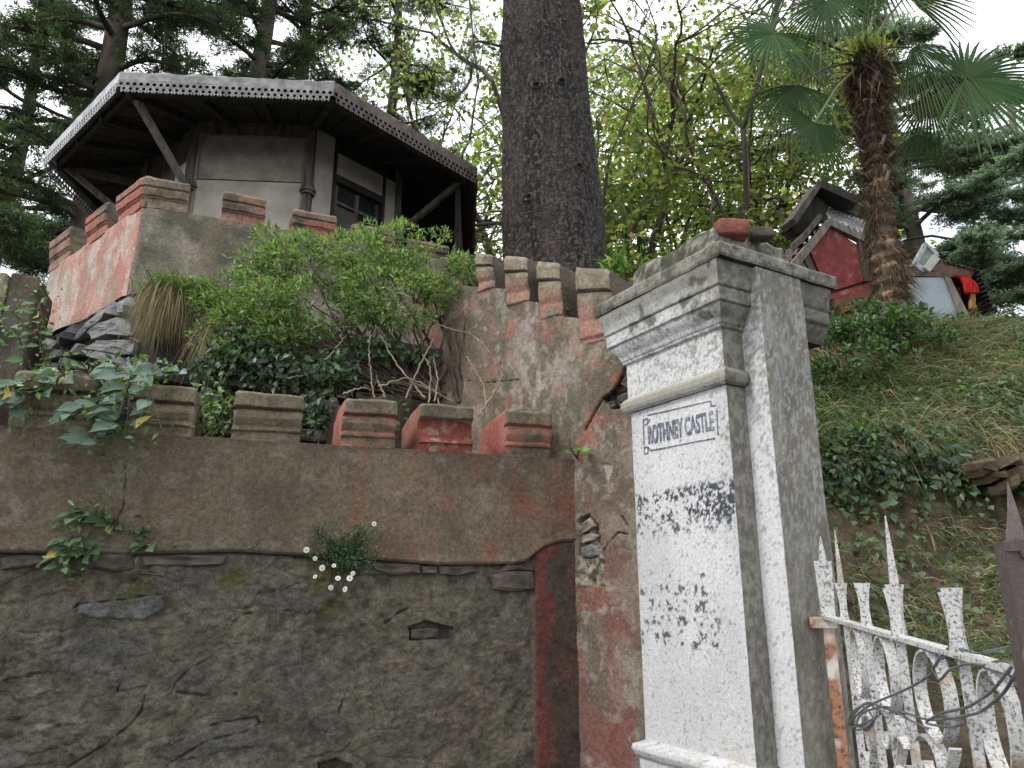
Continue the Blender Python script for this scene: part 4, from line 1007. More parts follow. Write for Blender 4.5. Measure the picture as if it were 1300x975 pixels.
# twisted wire
def wire(pts, r=.0032, seed=0):
    q = np.array(pts, float); t = np.linspace(0, 1, len(q)); tt = np.linspace(0, 1, len(q)*8)
    P = np.stack([np.interp(tt, t, q[:, i]) for i in range(3)], 1)
    for _ in range(6): P[1:-1] = (P[:-2]+2*P[1:-1]+P[2:])/4
    return P
wr = MB()
def wpt(px_, py_, d=0.0):
    s = np.interp(px_, [1042, 1076, 1101, 1143, 1222, 1300], [0.02]+bs[:5]); Y = GP.w(s, 0)[1]-.04+d; return at(px_, py_, Y)
wm = mat_proc('galvanised_wire', (.10, .11, .12), (.26, .27, .29), scale=30, rough=.45, metal=.6, bump=.1)
for k, q in enumerate([
    [(1295, 818), (1265, 825), (1240, 830), (1215, 822), (1195, 838), (1188, 830), (1190, 850), (1165, 868), (1140, 880), (1110, 892), (1090, 905), (1080, 918)],
    [(1295, 845), (1270, 838), (1250, 845), (1228, 842), (1205, 850), (1192, 866), (1184, 848), (1205, 820), (1222, 826)],
    [(1292, 850), (1275, 880), (1245, 905), (1210, 912), (1180, 915), (1150, 905), (1125, 900), (1100, 890), (1085, 905), (1078, 925), (1100, 918), (1120, 905)],
    [(1285, 845), (1260, 878), (1230, 898), (1195, 905), (1172, 918), (1205, 924), (1228, 918), (1195, 908)],
    [(1078, 922), (1086, 900), (1102, 892), (1118, 905), (1100, 925), (1084, 928), (1092, 905), (1125, 895), (1150, 912), (1178, 925)],
    [(1082, 912), (1100, 930), (1112, 915), (1096, 895), (1080, 905), (1076, 922)]]):
    P = wire([wpt(a, b, .01*((i*7+k*3) % 4-1.5)) for i, (a, b) in enumerate(q)]); wr.tube(P, .0030, 6)
tag(wr.build('tangled_wire', wm), 'grey binding wire tangled through the white gate scrolls', 'wire')
# near edge of the other leaf
gp2 = thing('gate_stile', at(1292, 860, 1.30)*np.array((1, 1, 0))+np.array((0, 0, .2)), 'brown painted iron stile with pointed tip at the right edge', 'gate post')
c0 = at(1296, 700, 1.30); bx_ = MB()
def brown_col(V):
    x, y, z = V.T; n = fbm(x*50, y*50, z*30, 4, 230)
    return lerp(lerp((.075, .055, .050), (.11, .085, .08), n), (.35, .33, .28), sst(.62, .66, n+.05*sst(1.62, 1.68, z)))
def stile(pts):   # outline (dx, z) given thickness
    m = MB(); n = len(pts); dx = np.array([p[0] for p in pts]); zz = np.array([p[1] for p in pts])
    A = np.stack((c0[0]+dx, c0[1]+0*dx, zz), 1); B = A+np.array((.012, .05, 0)); m.add(np.concatenate((A, B)), [tuple(range(n)), tuple(range(2*n-1, n-1, -1))]+[(i, (i+1) % n, n+(i+1) % n, n+i) for i in range(n)]); return m
zp = lambda y_: at(1280, y_, 1.30)[2]
zs_ = np.linspace(zp(1000)-.8, zp(688), 30)
m = stile([(-.026, z) for z in zs_] + [(.03, z) for z in zs_[::-1]]); V = np.concatenate(m.V); obj('flat_bar', V, m.F, M['brown_iron'], gp2)
m = stile([(-.026, zp(700)), (-.008, zp(684)), (.012, zp(686)), (.03, zp(700))]); V = np.concatenate(m.V); obj('shoulder', V+np.array((0, -.003, 0)), m.F, M['brown_iron'], gp2)
m = MB(); m.tube([at(1291, 692, 1.32), at(1286, 650, 1.32), at(1279, 612, 1.32)], [.020, .010, .001], 4); V = np.concatenate(m.V); obj('spike', V, m.F, M['brown_iron'], gp2)
m = MB(); cc = np.array((c0[0]+.008, c0[1]-.002, zp(703))); m.tube([cc+(0, .006, 0), cc-(0, .006, 0)], .011, 12); V = np.concatenate(m.V); obj('rivet', V, m.F, M['brown_iron'], gp2)
# ================================================================ octagonal hut
HC = np.array((-2.70, 7.845)); HR = 2.367; HA0 = radians(-108.5); HK = .635
def EC(k, f=1.0): a = HA0+k*pi/4; return HC+HR*f*np.array((cos(a), sin(a)))
def P3(p, z): return np.array((p[0], p[1], z))
hut = thing('octagonal_hut', P3(HC, 4.3), 'octagonal grey cement hut under a wide dark roof with perforated tin fascia', 'hut')
ZE, ZW, ZF = 5.99, 6.16, 4.2
APX = P3(HC, 6.62)
# roof planes with real thickness
for k in range(8):
    a, b = EC(k, 1.02), EC(k+1, 1.02)
    m = MB(); t = .035
    n = 10
    top = [P3(a, ZE), P3(b, ZE), APX]; 
    m.add([*top, *[p-np.array((0, 0, t)) for p in top]], [(0, 1, 2), (3, 5, 4), (0, 3, 4, 1), (1, 4, 5, 2), (2, 5, 3, 0)])
    m.build('roof_panel', M['tin'] if k in (7, 0, 6) else M['rust_tin'], hut)
# soffit: dark boards running out to the eave, with rafters under it
for k in range(8):
    a, b = EC(k, .99), EC(k+1, .99); c, d = EC(k, HK-.05), EC(k+1, HK-.05)
    nb = 7
    for i in range(nb):
        u0, u1 = i/nb+.006, (i+1)/nb-.006
        q = [P3(a*(1-u0)+b*u0, ZE-.06), P3(a*(1-u1)+b*u1, ZE-.06), P3(c*(1-u1)+d*u1, ZW+.02), P3(c*(1-u0)+d*u0, ZW+.02)]
        m = MB(); m.hexa([p-np.array((0, 0, .02)) for p in q]+q)
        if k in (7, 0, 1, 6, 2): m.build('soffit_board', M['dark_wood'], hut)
    m = MB(); m.bar(P3(EC(k, .985), ZE-.12), P3(EC(k, HK-.02), ZW-.03), .06, .09); m.build('hip_rafter', M['dark_wood'], hut)
    if k in (7, 0, 1):
        for u in (.33, .66):
            m = MB(); m.bar(P3(a*(1-u)+b*u, ZE-.115), P3(c*(1-u)+d*u, ZW-.04), .045, .06); m.build('rafter', M['dark_wood'], hut)
    m = MB(); m.bar(P3(EC(k, .975), ZE-.10), P3(EC(k+1, .975), ZE-.10), .03, .07); m.build('eave_beam', M['dark_wood'], hut)
# fascia: plain rolled upper edge, pierced and toothed lower strip
def fascia(k, mat):
    a, b = EC(k, 1.035), EC(k+1, 1.035); L = np.linalg.norm(b-a); d = (b-a)/L; nrm = np.array((d[1], -d[0]))
    if np.dot(nrm, (a+b)/2-HC) < 0: nrm = -nrm
    m = MB(); c = [(0.0, -.10, ZE+.045), (0, -.03, ZE+.040), (0, 0.0, ZE+.012), (0, .0, ZE-.075)]
    n = 24
    V = []; rr = np.random.default_rng(k)
    for i in range(n+1):
        s = L*i/n
        for (_, o, z) in c: V.append((*(a+d*s+nrm*(o+.006*rr.normal()*(o < 0))), z+.004*rr.normal()))
    Fc = [(i*4+j, (i+1)*4+j, (i+1)*4+j+1, i*4+j+1) for i in range(n) for j in range(3)]
    m.add(V, Fc); m.build('fascia_top', mat, hut)
    cw = .056; nc = int(L/cw); cw = L/nc; m = MB()
    z0, z1, zmid = ZE-.195, ZE-.075, ZE-.135
    # row 1: round hole in a square; row 2: hole offset by half a cell, ending in points
    def cell(s, za, zb_, r, tooth):
        cz = (za+zb_)/2; N8 = 8
        inner = [(s+cw/2+r*cos(pi/8+i*pi/4), cz+r*sin(pi/8+i*pi/4)) for i in range(N8)]
        hw, hh = cw/2, (zb_-za)/2
        outer = []
        for i in range(N8):
            ang = pi/8+i*pi/4; x, y = cos(ang), sin(ang); f = 1/max(abs(x), abs(y)); outer.append((s+cw/2+x*f*hw, cz+y*f*hh))
        V = []
        for (q, off) in ((inner, 0), (outer, 0)):
            for (x, z) in q: V.append((*(a+d*x+nrm*off), z))
        m.add(V, [(i, (i+1) % 8, 8+(i+1) % 8, 8+i) for i in range(8)])
        # square corners
        C4 = [(s+cw, zb_), (s, zb_), (s, za), (s+cw, za)]; idx = [(8, 9), (10, 11), (12, 13), (14, 15)]
        for (cx, czz), (i0, i1) in zip(C4, ((0, 1), (2, 3), (4, 5), (6, 7))):
            V3 = [(*(a+d*outer[i0][0]), outer[i0][1]), (*(a+d*cx), czz), (*(a+d*outer[i1][0]), outer[i1][1])]; m.add(V3, [(0, 1, 2)])
        if tooth:
            V3 = [(*(a+d*s), za), (*(a+d*(s+cw*.5)), za+.0), (*(a+d*(s+cw*.16)), za-.022), (*(a+d*(s+cw)), za), (*(a+d*(s+cw*.84)), za-.022)]
            m.add(V3, [(0, 1, 2), (1, 3, 4)])
    for i in range(nc): cell(i*cw, zmid, z1, .0185, False)
    for i in range(nc-1): cell((i+.5)*cw, z0+.022, zmid, .0165, True)
    o = m.build('pierced_strip', mat, hut); md = o.modifiers.new('thickness', 'SOLIDIFY'); md.thickness = .003
white_tin = mat_proc('pale_tin', (.20, .205, .21), (.52, .54, .56), scale=9, rough=.7, bump=.3, p=(.32, .62))
grey_tin = mat_proc('grey_tin_edge', (.13, .125, .12), (.33, .325, .32), scale=10, rough=.8, bump=.3, p=(.32, .62))
for k in range(8): fascia(k, white_tin if k in (7, 6) else (grey_tin if k == 0 else M['rust_tin']))  # light on the left edges put into paler tin; right edges darker and rusty
m = MB(); 
for i in range(4): m.box(P3(HC, ZE)+np.array((.15*i-.35+.2, -.95-.05*i, .36+.012*i)), (.30, .22, .03), ax=(1, .2*i-.3, .1), up=(.1*i, -.2, 1))
m.build('loose_ridge_sheet', mat_proc('red_rust_sheet', (.16, .09, .075), (.34, .24, .21), scale=6), hut)
# walls
def wf(k, f=1.0): return EC(k, HK*f)
def wpanel(k, u0, u1, z0, z1, off, th, mat, name, bars=True):
    a, b = wf(k), wf(k+1); d = b-a; L = np.linalg.norm(d); d = d/L; nrm = np.array((d[1], -d[0]))
    if np.dot(nrm, (a+b)/2-HC) < 0: nrm = -nrm
    P = []
    for o in (off-th, off):
        for (u, z) in ((u0, z0), (u1, z0), (u1, z1), (u0, z1)): P.append((*(a+d*L*u+nrm*o), z))
    m = MB(); m.hexa(P); o = m.build(name, mat, hut); return o
glass = mat_proc('dusty_dark_glass', (.012, .014, .016), (.035, .04, .04), scale=3, rough=.12, bump=.02, spec=.5)
for k in range(8):
    v = wf(k); m = MB(); m.bar(P3(v, ZF), P3(v, ZW), .075, .075); m.build('corner_post', M['old_wood'], hut)
    if k == 0:
        zs = ZW; 
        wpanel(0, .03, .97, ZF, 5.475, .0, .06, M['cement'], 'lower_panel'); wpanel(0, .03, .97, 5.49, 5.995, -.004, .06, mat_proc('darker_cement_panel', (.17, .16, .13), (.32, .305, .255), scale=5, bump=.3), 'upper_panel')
        wpanel(0, .02, .98, 6.0, 6.06, .02, .08, M['old_wood'], 'rail'); wpanel(0, .02, .98, 6.065, 6.17, .035, .1, M['old_wood'], 'wall_plate')
        for (u0, u1) in ((.035, .06), (.94, .965)): wpanel(0, u0, u1, ZF, 5.995, .012, .02, M['pale_wood'], 'bead')
        wpanel(0, .06, .94, 5.972, 5.99, .012, .02, M['pale_wood'], 'bead')
        wpanel(0, .0, 1, 5.47, 5.50, -.02, .04, M['dark_wood'], 'joint')
    elif k == 1:
        wpanel(1, .05, .24, ZF, ZW, 0, .05, M['cement'], 'side_panel'); wpanel(1, .24, .27, ZF, ZW, .015, .07, M['dark_wood'], 'frame')
        wpanel(1, .27, .80, 5.72, 5.98, 0, .05, M['cement'], 'lintel_panel'); wpanel(1, .27, .80, 5.98, ZW, .0, .05, M['dark_wood'], 'header')
        wpanel(1, .27, .80, 5.64, 5.72, .02, .07, M['dark_wood'], 'frame')
        wpanel(1, .80, .83, ZF, ZW, .015, .07, M['dark_wood'], 'frame'); wpanel(1, .83, .96, ZF, 5.98, 0, .05, M['cement'], 'side_panel')
        w = wpanel(1, .27, .80, ZF, 5.64, -.05, .01, glass, 'window')
        for (u0, u1) in ((.29, .315), (.52, .55), (.755, .78)):
            wpanel(1, u0, u1, ZF, 5.62, -.02, .03, M['old_wood'], 'mullion')
        wpanel(1, .30, .77, 5.42, 5.45, -.022, .026, M['old_wood'], 'mullion'); wpanel(1, .32, .52, ZF, 5.40, -.035, .008, mat_proc('grimy_board', (.05, .052, .045), (.11, .11, .095), scale=4), 'shutter')
    elif k == 7:
        wpanel(7, .04, .96, ZF, 5.2, 0, .05, M['cement'], 'lower_panel'); wpanel(7, .04, .96, 5.22, ZW, -.01, .05, M['old_wood'], 'upper_panel')
        wpanel(7, .70, .92, 5.22, 5.72, .005, .01, white_tin, 'pale_board')
    else:
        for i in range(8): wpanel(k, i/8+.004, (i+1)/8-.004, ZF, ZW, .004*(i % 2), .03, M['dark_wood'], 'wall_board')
# carved bracket capitals on the front right post
for k in (0, 1):
    v = wf(k)
    for (z, r) in ((5.36, .07), (5.39, .085), (5.42, .07), (5.45, .06)):
        m = MB(); m.tube([P3(v, z-.015), P3(v, z+.012)], r, 8); m.build('post_collar', M['old_wood'], hut)
# eave struts
for k, mt in ((0, 'pale_wood'), (2, 'old_wood'), (7, 'old_wood'), (3, 'dark_wood')):
    m = MB(); a = P3(EC(k, .955), ZE-.11); b = P3(EC(k, HK+.015), 5.38)
    m.bar(a, b, .05, .06); m.build('eave_strut', M[mt], hut)
m = MB(); m.bar(P3(EC(7, .93), ZE-.13), P3(EC(7, HK), ZE-.13), .05, .07); m.build('tie_beam', M['old_wood'], hut)
m = MB(); m.tube([P3(EC(0, .45), ZF), P3(EC(0, .45), ZF+.05)], .3, 8)
# dark boarding closing the far right bay
a, b = EC(2, .95), EC(3, .97)
for i in range(9):
    u0, u1 = i/9+.004, (i+1)/9-.004; p, q = a*(1-u0)+b*u0, a*(1-u1)+b*u1
    m = MB(); nn = np.array((.05, -.02)); m.hexa([P3(p, ZF), P3(q, ZF), P3(q-nn, ZF), P3(p-nn, ZF), P3(p, ZE-.1), P3(q, ZE-.1), P3(q-nn, ZE-.1), P3(p-nn, ZE-.1)]); m.build('weather_board', M['dark_wood'], hut)
fl_ = MB(); n8 = [P3(EC(k, .7), ZF) for k in range(8)]; n8b = [p-np.array((0, 0, .2)) for p in n8]
fl_.add(n8+n8b, [tuple(range(8)), tuple(range(15, 7, -1))]+[(i, 8+i, 8+(i+1) % 8, (i+1) % 8) for i in range(8)]); fl_.build('floor_slab', M['cement'], hut)

# ================================================================ red gabled shed and lean-to on the bank
SP = Plane(at(1080, 360, 9.6)[:2], 14.0)
def slab(mb, pl, poly, o0, o1):
    q = pxs(pl, poly) if not isinstance(poly, np.ndarray) else poly; n = len(q)
    A = [pl.w(a, b, o1) for a, b in q]; B = [pl.w(a, b, o0) for a, b in q]
    mb.add(A+B, [tuple(range(n)), tuple(range(2*n-1, n-1, -1))]+[(i, n+i, n+(i+1) % n, (i+1) % n) for i in range(n)])
def sl(name, poly, o0, o1, mat, parent, pl=None, col=None):
    m = MB(); slab(m, pl or SP, poly, o0, o1); return m.build(name, mat, parent)
red_board = mat_proc('flaking_red_board', (.17, .030, .034), (.25, .06, .06), scale=6, rough=.9, p=(.36, .56), c3=(.33, .20, .18))
shed = thing('red_gabled_shed', SP.w(0, 4.4), 'small red boarded gable with pale frame and tin ridge roof behind the palm', 'shed')
sl('gable_board', [(1026, 312), (1052, 287), (1090, 312), (1096, 357), (1052, 371)], -.9, 0, red_board, shed)
sl('gable_board', [(1092, 308), (1130, 330), (1134, 350), (1099, 357)], -.9, -.005, mat_proc('faded_pink_board', (.22, .05, .05), (.36, .17, .15), scale=7), shed)
sl('side_board', [(1008, 340), (1025, 316), (1040, 352), (1018, 352)], -.9, -.01, mat_proc('whitewashed_board', (.26, .20, .19), (.42, .38, .36), scale=6), shed)
sl('sill_beam', [(1046, 376), (1138, 350), (1138, 357), (1048, 383)], -.1, .03, red_board, shed)
for q in ([(1000, 338), (1050, 279), (1054, 286), (1010, 342)], [(1050, 279), (1138, 320), (1136, 328), (1052, 288)]):
    sl('barge_board', q, -.05, .05, M['pale_wood'], shed)
sl('mullion', [(1087, 300), (1092, 302), (1103, 357), (1097, 358)], -.02, .03, M['old_wood'], shed)
sl('mullion', [(1020, 330), (1025, 322), (1044, 371), (1040, 374)], -.02, .03, M['old_wood'], shed)
sl('eave_board', [(1016, 302), (1040, 272), (1043, 277), (1018, 309)], -.25, .03, M['old_wood'], shed)
sl('floor_box', [(1052, 384), (1108, 367), (1110, 390), (1062, 400)], -.9, .12, mat_proc('rusty_brown_sheet', (.13, .05, .03), (.24, .10, .06), scale=4), shed)
sl('foundation', [(1010, 345), (1136, 352), (1136, 440), (1010, 440)], -.85, -.06, M['brown_stone'], shed)
def corr(name, pl, p00, p10, p11, p01, n, amp, mat, parent, off=0.0):
    """corrugated sheet between four (s,z,off) corners"""
    V = []; m = n*4
    c = [np.array(q, float) for q in (p00, p10, p11, p01)]
    nr = np.cross(c[1]-c[0], c[3]-c[0]); nr /= np.linalg.norm(nr)
    for i in range(m+1):
        u = i/m
        for v in (0, 1): V.append((c[0]*(1-u)+c[1]*u)*(1-v)+(c[3]*(1-u)+c[2]*u)*v + nr*amp*sin(2*pi*u*n))
    o = obj(name, np.array(V), [(2*i, 2*i+2, 2*i+3, 2*i+1) for i in range(m)], mat, parent)
    md = o.modifiers.new('thickness', 'SOLIDIFY'); md.thickness = .006; return o
P = lambda x, y, o: SP.w(*SP.px(x, y), o)
corr('roof_sheet', SP, P(1053, 277, -.02), P(1135, 310, -.02), P(1120, 270, -.30), P(1062, 252, -.30), 11, .02, M['tin'], shed)
corr('roof_sheet', SP, P(1052, 276, -.1), P(1004, 332, -.1), P(1010, 318, -.5), P(1056, 262, -.5), 7, .02, M['rust_tin'], shed)
sl('ridge_vent_wall', [(1012, 280), (1042, 238), (1062, 256), (1052, 276), (1022, 290)], -.4, -.16, M['dark_wood'], shed)
sl('ridge_vent_roof', [(1006, 277), (1038, 232), (1043, 236), (1012, 283)], -.3, .0, M['old_wood'], shed)
sl('ridge_vent_roof', [(1038, 232), (1046, 229), (1092, 250), (1090, 259), (1043, 238)], -.3, .0, M['dark_wood'], shed)
lt = thing('tin_lean_to', at(1205, 418, 9.4), 'grey tin lean-to with dark open doorway and red cloth right of the palm', 'shed')
blue_tin = mat_proc('blue_grey_sheet', (.24, .28, .31), (.36, .41, .45), scale=3, rough=.6, bump=.2, p=(.3, .7))
LP_ = Plane(at(1205, 380, 9.4)[:2], 6.0)
sl('front_sheet', [(1150, 352), (1200, 352), (1226, 420), (1150, 424)], -.04, 0, blue_tin, lt, LP_)
sl('flap_edge', [(1198, 352), (1205, 354), (1238, 420), (1224, 421)], -.02, .03, M['pale_wood'], lt, LP_)
sl('lintel_board', [(1150, 330), (1180, 326), (1240, 344), (1232, 352), (1198, 352), (1150, 350)], -.08, .01, mat_proc('brown_board', (.08, .045, .04), (.19, .12, .10), scale=6), lt, LP_)
sl('back_wall', [(1190, 345), (1240, 345), (1275, 425), (1190, 425)], -1.3, -1.2, M['dark_wood'], lt, LP_)
Q = lambda x, y, o: LP_.w(*LP_.px(x, y), o)
corr('side_sheet', LP_, Q(1236, 342, .08), Q(1266, 421, .08), Q(1262, 421, -1.2), Q(1226, 342, -1.2), 15, .014, M['dark_wood'], lt)
corr('roof_sheet', LP_, Q(1158, 322, .05), Q(1240, 345, .05), Q(1236, 338, -1.3), Q(1165, 314, -1.3), 12, .014, M['rust_tin'], lt)
m = MB(); m.bar(Q(1229, 352, .02), Q(1247, 420, -.1), .03, .03); m.build('door_prop', M['old_wood'], lt)
# red cloth
def cloth(name, pts, w, mat, label, seed):
    n = 14; V = []; rr = np.random.default_rng(seed)
    P = wire(pts)[::2]; k = len(P); 
    for i in range(k):
        for j in range(n+1):
            u = j/n-.5; V.append(P[i]+np.array((u*w*(.7+.5*i/k), .035*sin(j*1.9+i*.25)*(.4+i/k), -.008*cos(j*1.9))))
    o = obj(name, V, [(i*(n+1)+j, i*(n+1)+j+1, (i+1)*(n+1)+j+1, (i+1)*(n+1)+j) for i in range(k-1) for j in range(n)], mat, None, None, True)
    md = o.modifiers.new('thickness', 'SOLIDIFY'); md.thickness = .006
    return tag(o, label, 'cloth')
cloth('hanging_cloth', [Q(1212, 351, .04), Q(1222, 354, .05), Q(1227, 362, .06), Q(1229, 376, .05)], .16, mat_proc('scarlet_cloth', (.45, .02, .015), (.62, .04, .03), scale=5, rough=.9), 'bright red cloth draped in the dark doorway of the tin lean-to', 3)
cloth('hanging_cloth', [Q(1232, 370, .03), Q(1233, 380, .03), Q(1233, 396, .02)], .07, mat_proc('ochre_cloth', (.42, .22, .08), (.55, .32, .13), scale=5, rough=.9), 'narrow ochre cloth strip hanging just below the red cloth', 4)
cloth('hanging_cloth', [Q(1222, 362, -.1), Q(1222, 376, -.1), Q(1223, 390, -.1)], .10, mat_proc('dull_red_cloth', (.16, .02, .02), (.26, .03, .03), scale=5, rough=.9), 'dull red cloth hanging deeper inside the dark doorway', 5)
# floodlight
FLp = Plane(at(1172, 330, 8.9)[:2], 10.0)
fld = thing('floodlight', FLp.w(0, at(1172, 345, 8.9)[2]), 'old white framed floodlight tilted beside the palm trunk', 'lamp')
sl('glass', [(1163, 334), (1176, 313), (1188, 325), (1172, 341)], -.02, .005, mat_proc('lamp_glass', (.10, .14, .13), (.22, .27, .25), scale=4, rough=.15, bump=.02), fld, FLp)
for q in ([(1158, 337), (1174, 308), (1177, 311), (1163, 337)], [(1174, 308), (1191, 322), (1188, 326), (1176, 313)], [(1188, 324), (1191, 324), (1174, 345), (1170, 342)], [(1158, 337), (1164, 333), (1174, 342), (1171, 346)]):
    sl('frame', q, -.05, .02, white_tin, fld, FLp)
sl('driver_box', [(1170, 341), (1183, 324), (1190, 331), (1177, 347)], -.10, .05, mat_proc('cream_box', (.40, .40, .36), (.52, .52, .47), scale=6), fld, FLp)
m = MB()
for k in range(3): m.tube(wire([FLp.w(*FLp.px(1188+k, 328), .03), FLp.w(*FLp.px(1195-k, 337), .05), FLp.w(*FLp.px(1188, 346-k), .03), FLp.w(*FLp.px(1176, 344), .0)]), .009, 5)
m.build('cable', M['old_wood'], fld)
# ================================================================ ground and terrain
def sheet(name, xs, ys, zf, colf, mat, keep=None):
    X, Y = np.meshgrid(xs, ys, indexing='ij'); Z = zf(X, Y); V = np.stack((X, Y, Z), -1).reshape(-1, 3)
    b = len(ys); i, j = np.meshgrid(np.arange(len(xs)-1), np.arange(b-1), indexing='ij')
    Fc = np.stack((i*b+j, (i+1)*b+j, (i+1)*b+j+1, i*b+j+1), -1).reshape(-1, 4)
    if keep is not None: Fc = Fc[keep(X, Y).reshape(-1)[Fc].all(1)]
    o = obj(name, V, Fc, mat, None, colf(V), True); o['kind'] = 'structure'; return o
def soil_col(V):
    x, y, z = V.T; n = fbm(x*3, y*3, z*3, 4, 300); n2 = fbm(x*12, y*12, z*12, 4, 301)
    c = lerp((.045, .036, .026), (.15, .115, .08), sst(.35, .65, n*.5+n2*.5))
    return lerp(c, (.05, .06, .025), .5*sst(.5, .65, n))
road = obj('road', [(-400, -400, 0), (400, -400, 0), (400, 400, 0), (-400, 400, 0)], [(0, 1, 2, 3)],
           mat_proc('worn_asphalt', (.035, .035, .035), (.075, .072, .068), scale=3, bump=.3)); road['kind'] = 'structure'
def behind(pl, X, Y): return -((X-pl.P0[0])*pl.N[0]+(Y-pl.P0[1])*pl.N[1])
def terr_z(X, Y):
    z = 2.10 + .05*fbm(X*3, Y*3, 0, 3, 302)
    z = z + .10*sst(.4, 1.2, behind(MW, X, Y))
    tin = np.minimum(behind(TR, X, Y), behind(TL, X, Y))
    z = z + 1.75*sst(.05, .25, tin)
    tw = behind(TW, X, Y); return np.where((tw > .15) & (tin < 0.05), np.maximum(z, 2.9+.25*np.clip(tw, 0, 4)), z)
sheet('terrace_ground', np.arange(-6.5, 1.3, .07), np.arange(3.0, 9.0, .07), terr_z, soil_col, M['soil'],
      lambda X, Y: (behind(MW, X, Y) > .2) & ~((behind(TW, X, Y) < .1) & (X > .1)) & ~((X > .55) & (Y < 3.9)))
YP = [2.0, 3.4, 4.2, 5.0, 5.75, 6.02, 6.22, 7.0, 8.2, 9.0, 12, 20]
ZP = [.02, .40, .85, 1.33, 1.82, 2.30, 2.72, 3.46, 4.60, 4.78, 5.0, 5.6]
def hill_z(X, Y):
    y = Y + .25*(fbm(X*.9, Y*.3, 0, 2, 310)-.5) - .03*(X-3.4)
    z = np.interp(y, YP, ZP) + .14*(fbm(X*1.6, Y*1.6, 0, 4, 311)-.5) + .07*(fbm(X*6, Y*6, 0, 3, 312)-.5)
    return z - .25*sst(1.9, 1.0, X)*sst(4.5, 4, Y)
def hill_col(V):
    x, y, z = V.T; n = fbm(x*3, y*3, z*3, 4, 313); n2 = fbm(x*9, y*9, z*14, 5, 314)
    c = lerp((.040, .030, .020), (.16, .12, .08), sst(.36, .66, n*.4+n2*.6))
    return lerp(c, (.04, .05, .02), .75*sst(2.5, 2.9, z)+.3*sst(.5, .6, n)*sst(2.5, 2.0, z))
sheet('hillside', np.arange(.9, 9, .05), np.arange(3.3, 12, .05), hill_z, hill_col, M['soil'])
def far_z(X, Y): return np.where(Y > 8.6, 4.1, 2.5) + .022*np.clip(Y-8, 0, 400) + .8*(fbm(X*.1, Y*.1, 0, 3, 320)-.5)
sheet('hill_ground', np.linspace(-90, 90, 121), np.linspace(8.2, 200, 121), far_z, soil_col, M['soil'])

# vegetation palettes (reflectance)
G_BUSH = [(.17, .25, .09), (.24, .34, .13), (.09, .15, .05), (.38, .44, .20)]
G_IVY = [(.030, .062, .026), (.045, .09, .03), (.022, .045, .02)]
G_GRASS = [(.10, .145, .06), (.17, .19, .10), (.30, .27, .17), (.06, .105, .04)]
G_DRY = [(.30, .24, .14), (.20, .155, .09), (.38, .31, .19)]

def hill_pts(rs, n, x0=1.25, x1=6.2, y0=4.5, y1=8.7):
    x = rs.uniform(x0, x1, n); y = rs.uniform(y0, y1, n); z = hill_z(x, y); e = .03
    nx = -(hill_z(x+e, y)-z)/e; ny = -(hill_z(x, y+e)-z)/e
    return np.stack((x, y, z), 1), unit(np.stack((nx, ny, np.ones(n)), 1))
rs = np.random.default_rng(50)
p, nr = hill_pts(rs, 60000)
clump = fbm(p[:, 0]*1.7, p[:, 1]*1.7, 0, 3, 330)
dens = sst(2.45, 2.9, p[:, 2])*(.35+.9*sst(.4, .6, clump)) + sst(2.3, 1.9, p[:, 2])*(.25+sst(.45, .56, clump))*.8*sst(1.8, 2.8, p[:, 0])
k = rs.random(len(p)) < dens*.95; p, nr = p[k], nr[k]
n = len(p); comb = np.array((.30, -.50, .05)); d = nr*.5+comb+rs.normal(size=(n, 3))*.50
w = sst(.35, .6, fbm(p[:, 0]*1.3, p[:, 1]*1.3, 0, 3, 331)+.14*sst(3.0, 4.2, p[:, 2]))
cols = np.where((rs.random(n) < .25+.5*w)[:, None], mixcol(rs, G_GRASS[1:3]+G_DRY[:1], [3, 2, 1], n, .25), mixcol(rs, [G_GRASS[0], G_GRASS[3]], [2, 1], n, .25))
g = blades('hillside_grass', M['grass'], None, p-nr*.01, d, rs.uniform(.12, .50, n)*(.5+.6*sst(2.3, 3.2, p[:, 2])), rs.uniform(.005, .011, n), cols*1.25, droop=rs.uniform(.3, 1.0, n), segs=2, rs=rs)
g['kind'] = 'stuff'
p, nr = hill_pts(rs, 70000)
clump = fbm(p[:, 0]*2.3, p[:, 1]*2.3, 5, 3, 332)
dens = sst(.44, .60, clump)*(sst(2.3, 2.6, p[:, 2])*.75+1.3*np.exp(-((p[:, 2]-2.5)/.30)**2)) + .22*sst(.5, .6, clump)*sst(3.5, 2.0, p[:, 0]) + .10
dens = dens*(1-.65*sst(2.3, 2.1, p[:, 2])*sst(3.2, 2.2, p[:, 0]))
k = rs.random(len(p)) < dens*.52; p, nr = p[k], nr[k]; n = len(p)
off = (rs.uniform(.0, .13, n)+.12*sst(.5, .7, fbm(p[:, 0]*3, p[:, 1]*3, 0, 2, 339))*rs.random(n))[:, None]
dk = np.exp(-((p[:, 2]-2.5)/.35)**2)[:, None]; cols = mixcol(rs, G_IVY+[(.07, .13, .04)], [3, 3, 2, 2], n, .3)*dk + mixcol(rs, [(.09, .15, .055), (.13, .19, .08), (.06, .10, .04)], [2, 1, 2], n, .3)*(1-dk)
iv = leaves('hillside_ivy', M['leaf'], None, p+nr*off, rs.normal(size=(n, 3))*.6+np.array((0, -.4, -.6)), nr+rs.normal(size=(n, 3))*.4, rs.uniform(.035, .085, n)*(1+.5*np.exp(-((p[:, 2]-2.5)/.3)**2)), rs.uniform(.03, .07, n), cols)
iv['kind'] = 'stuff'
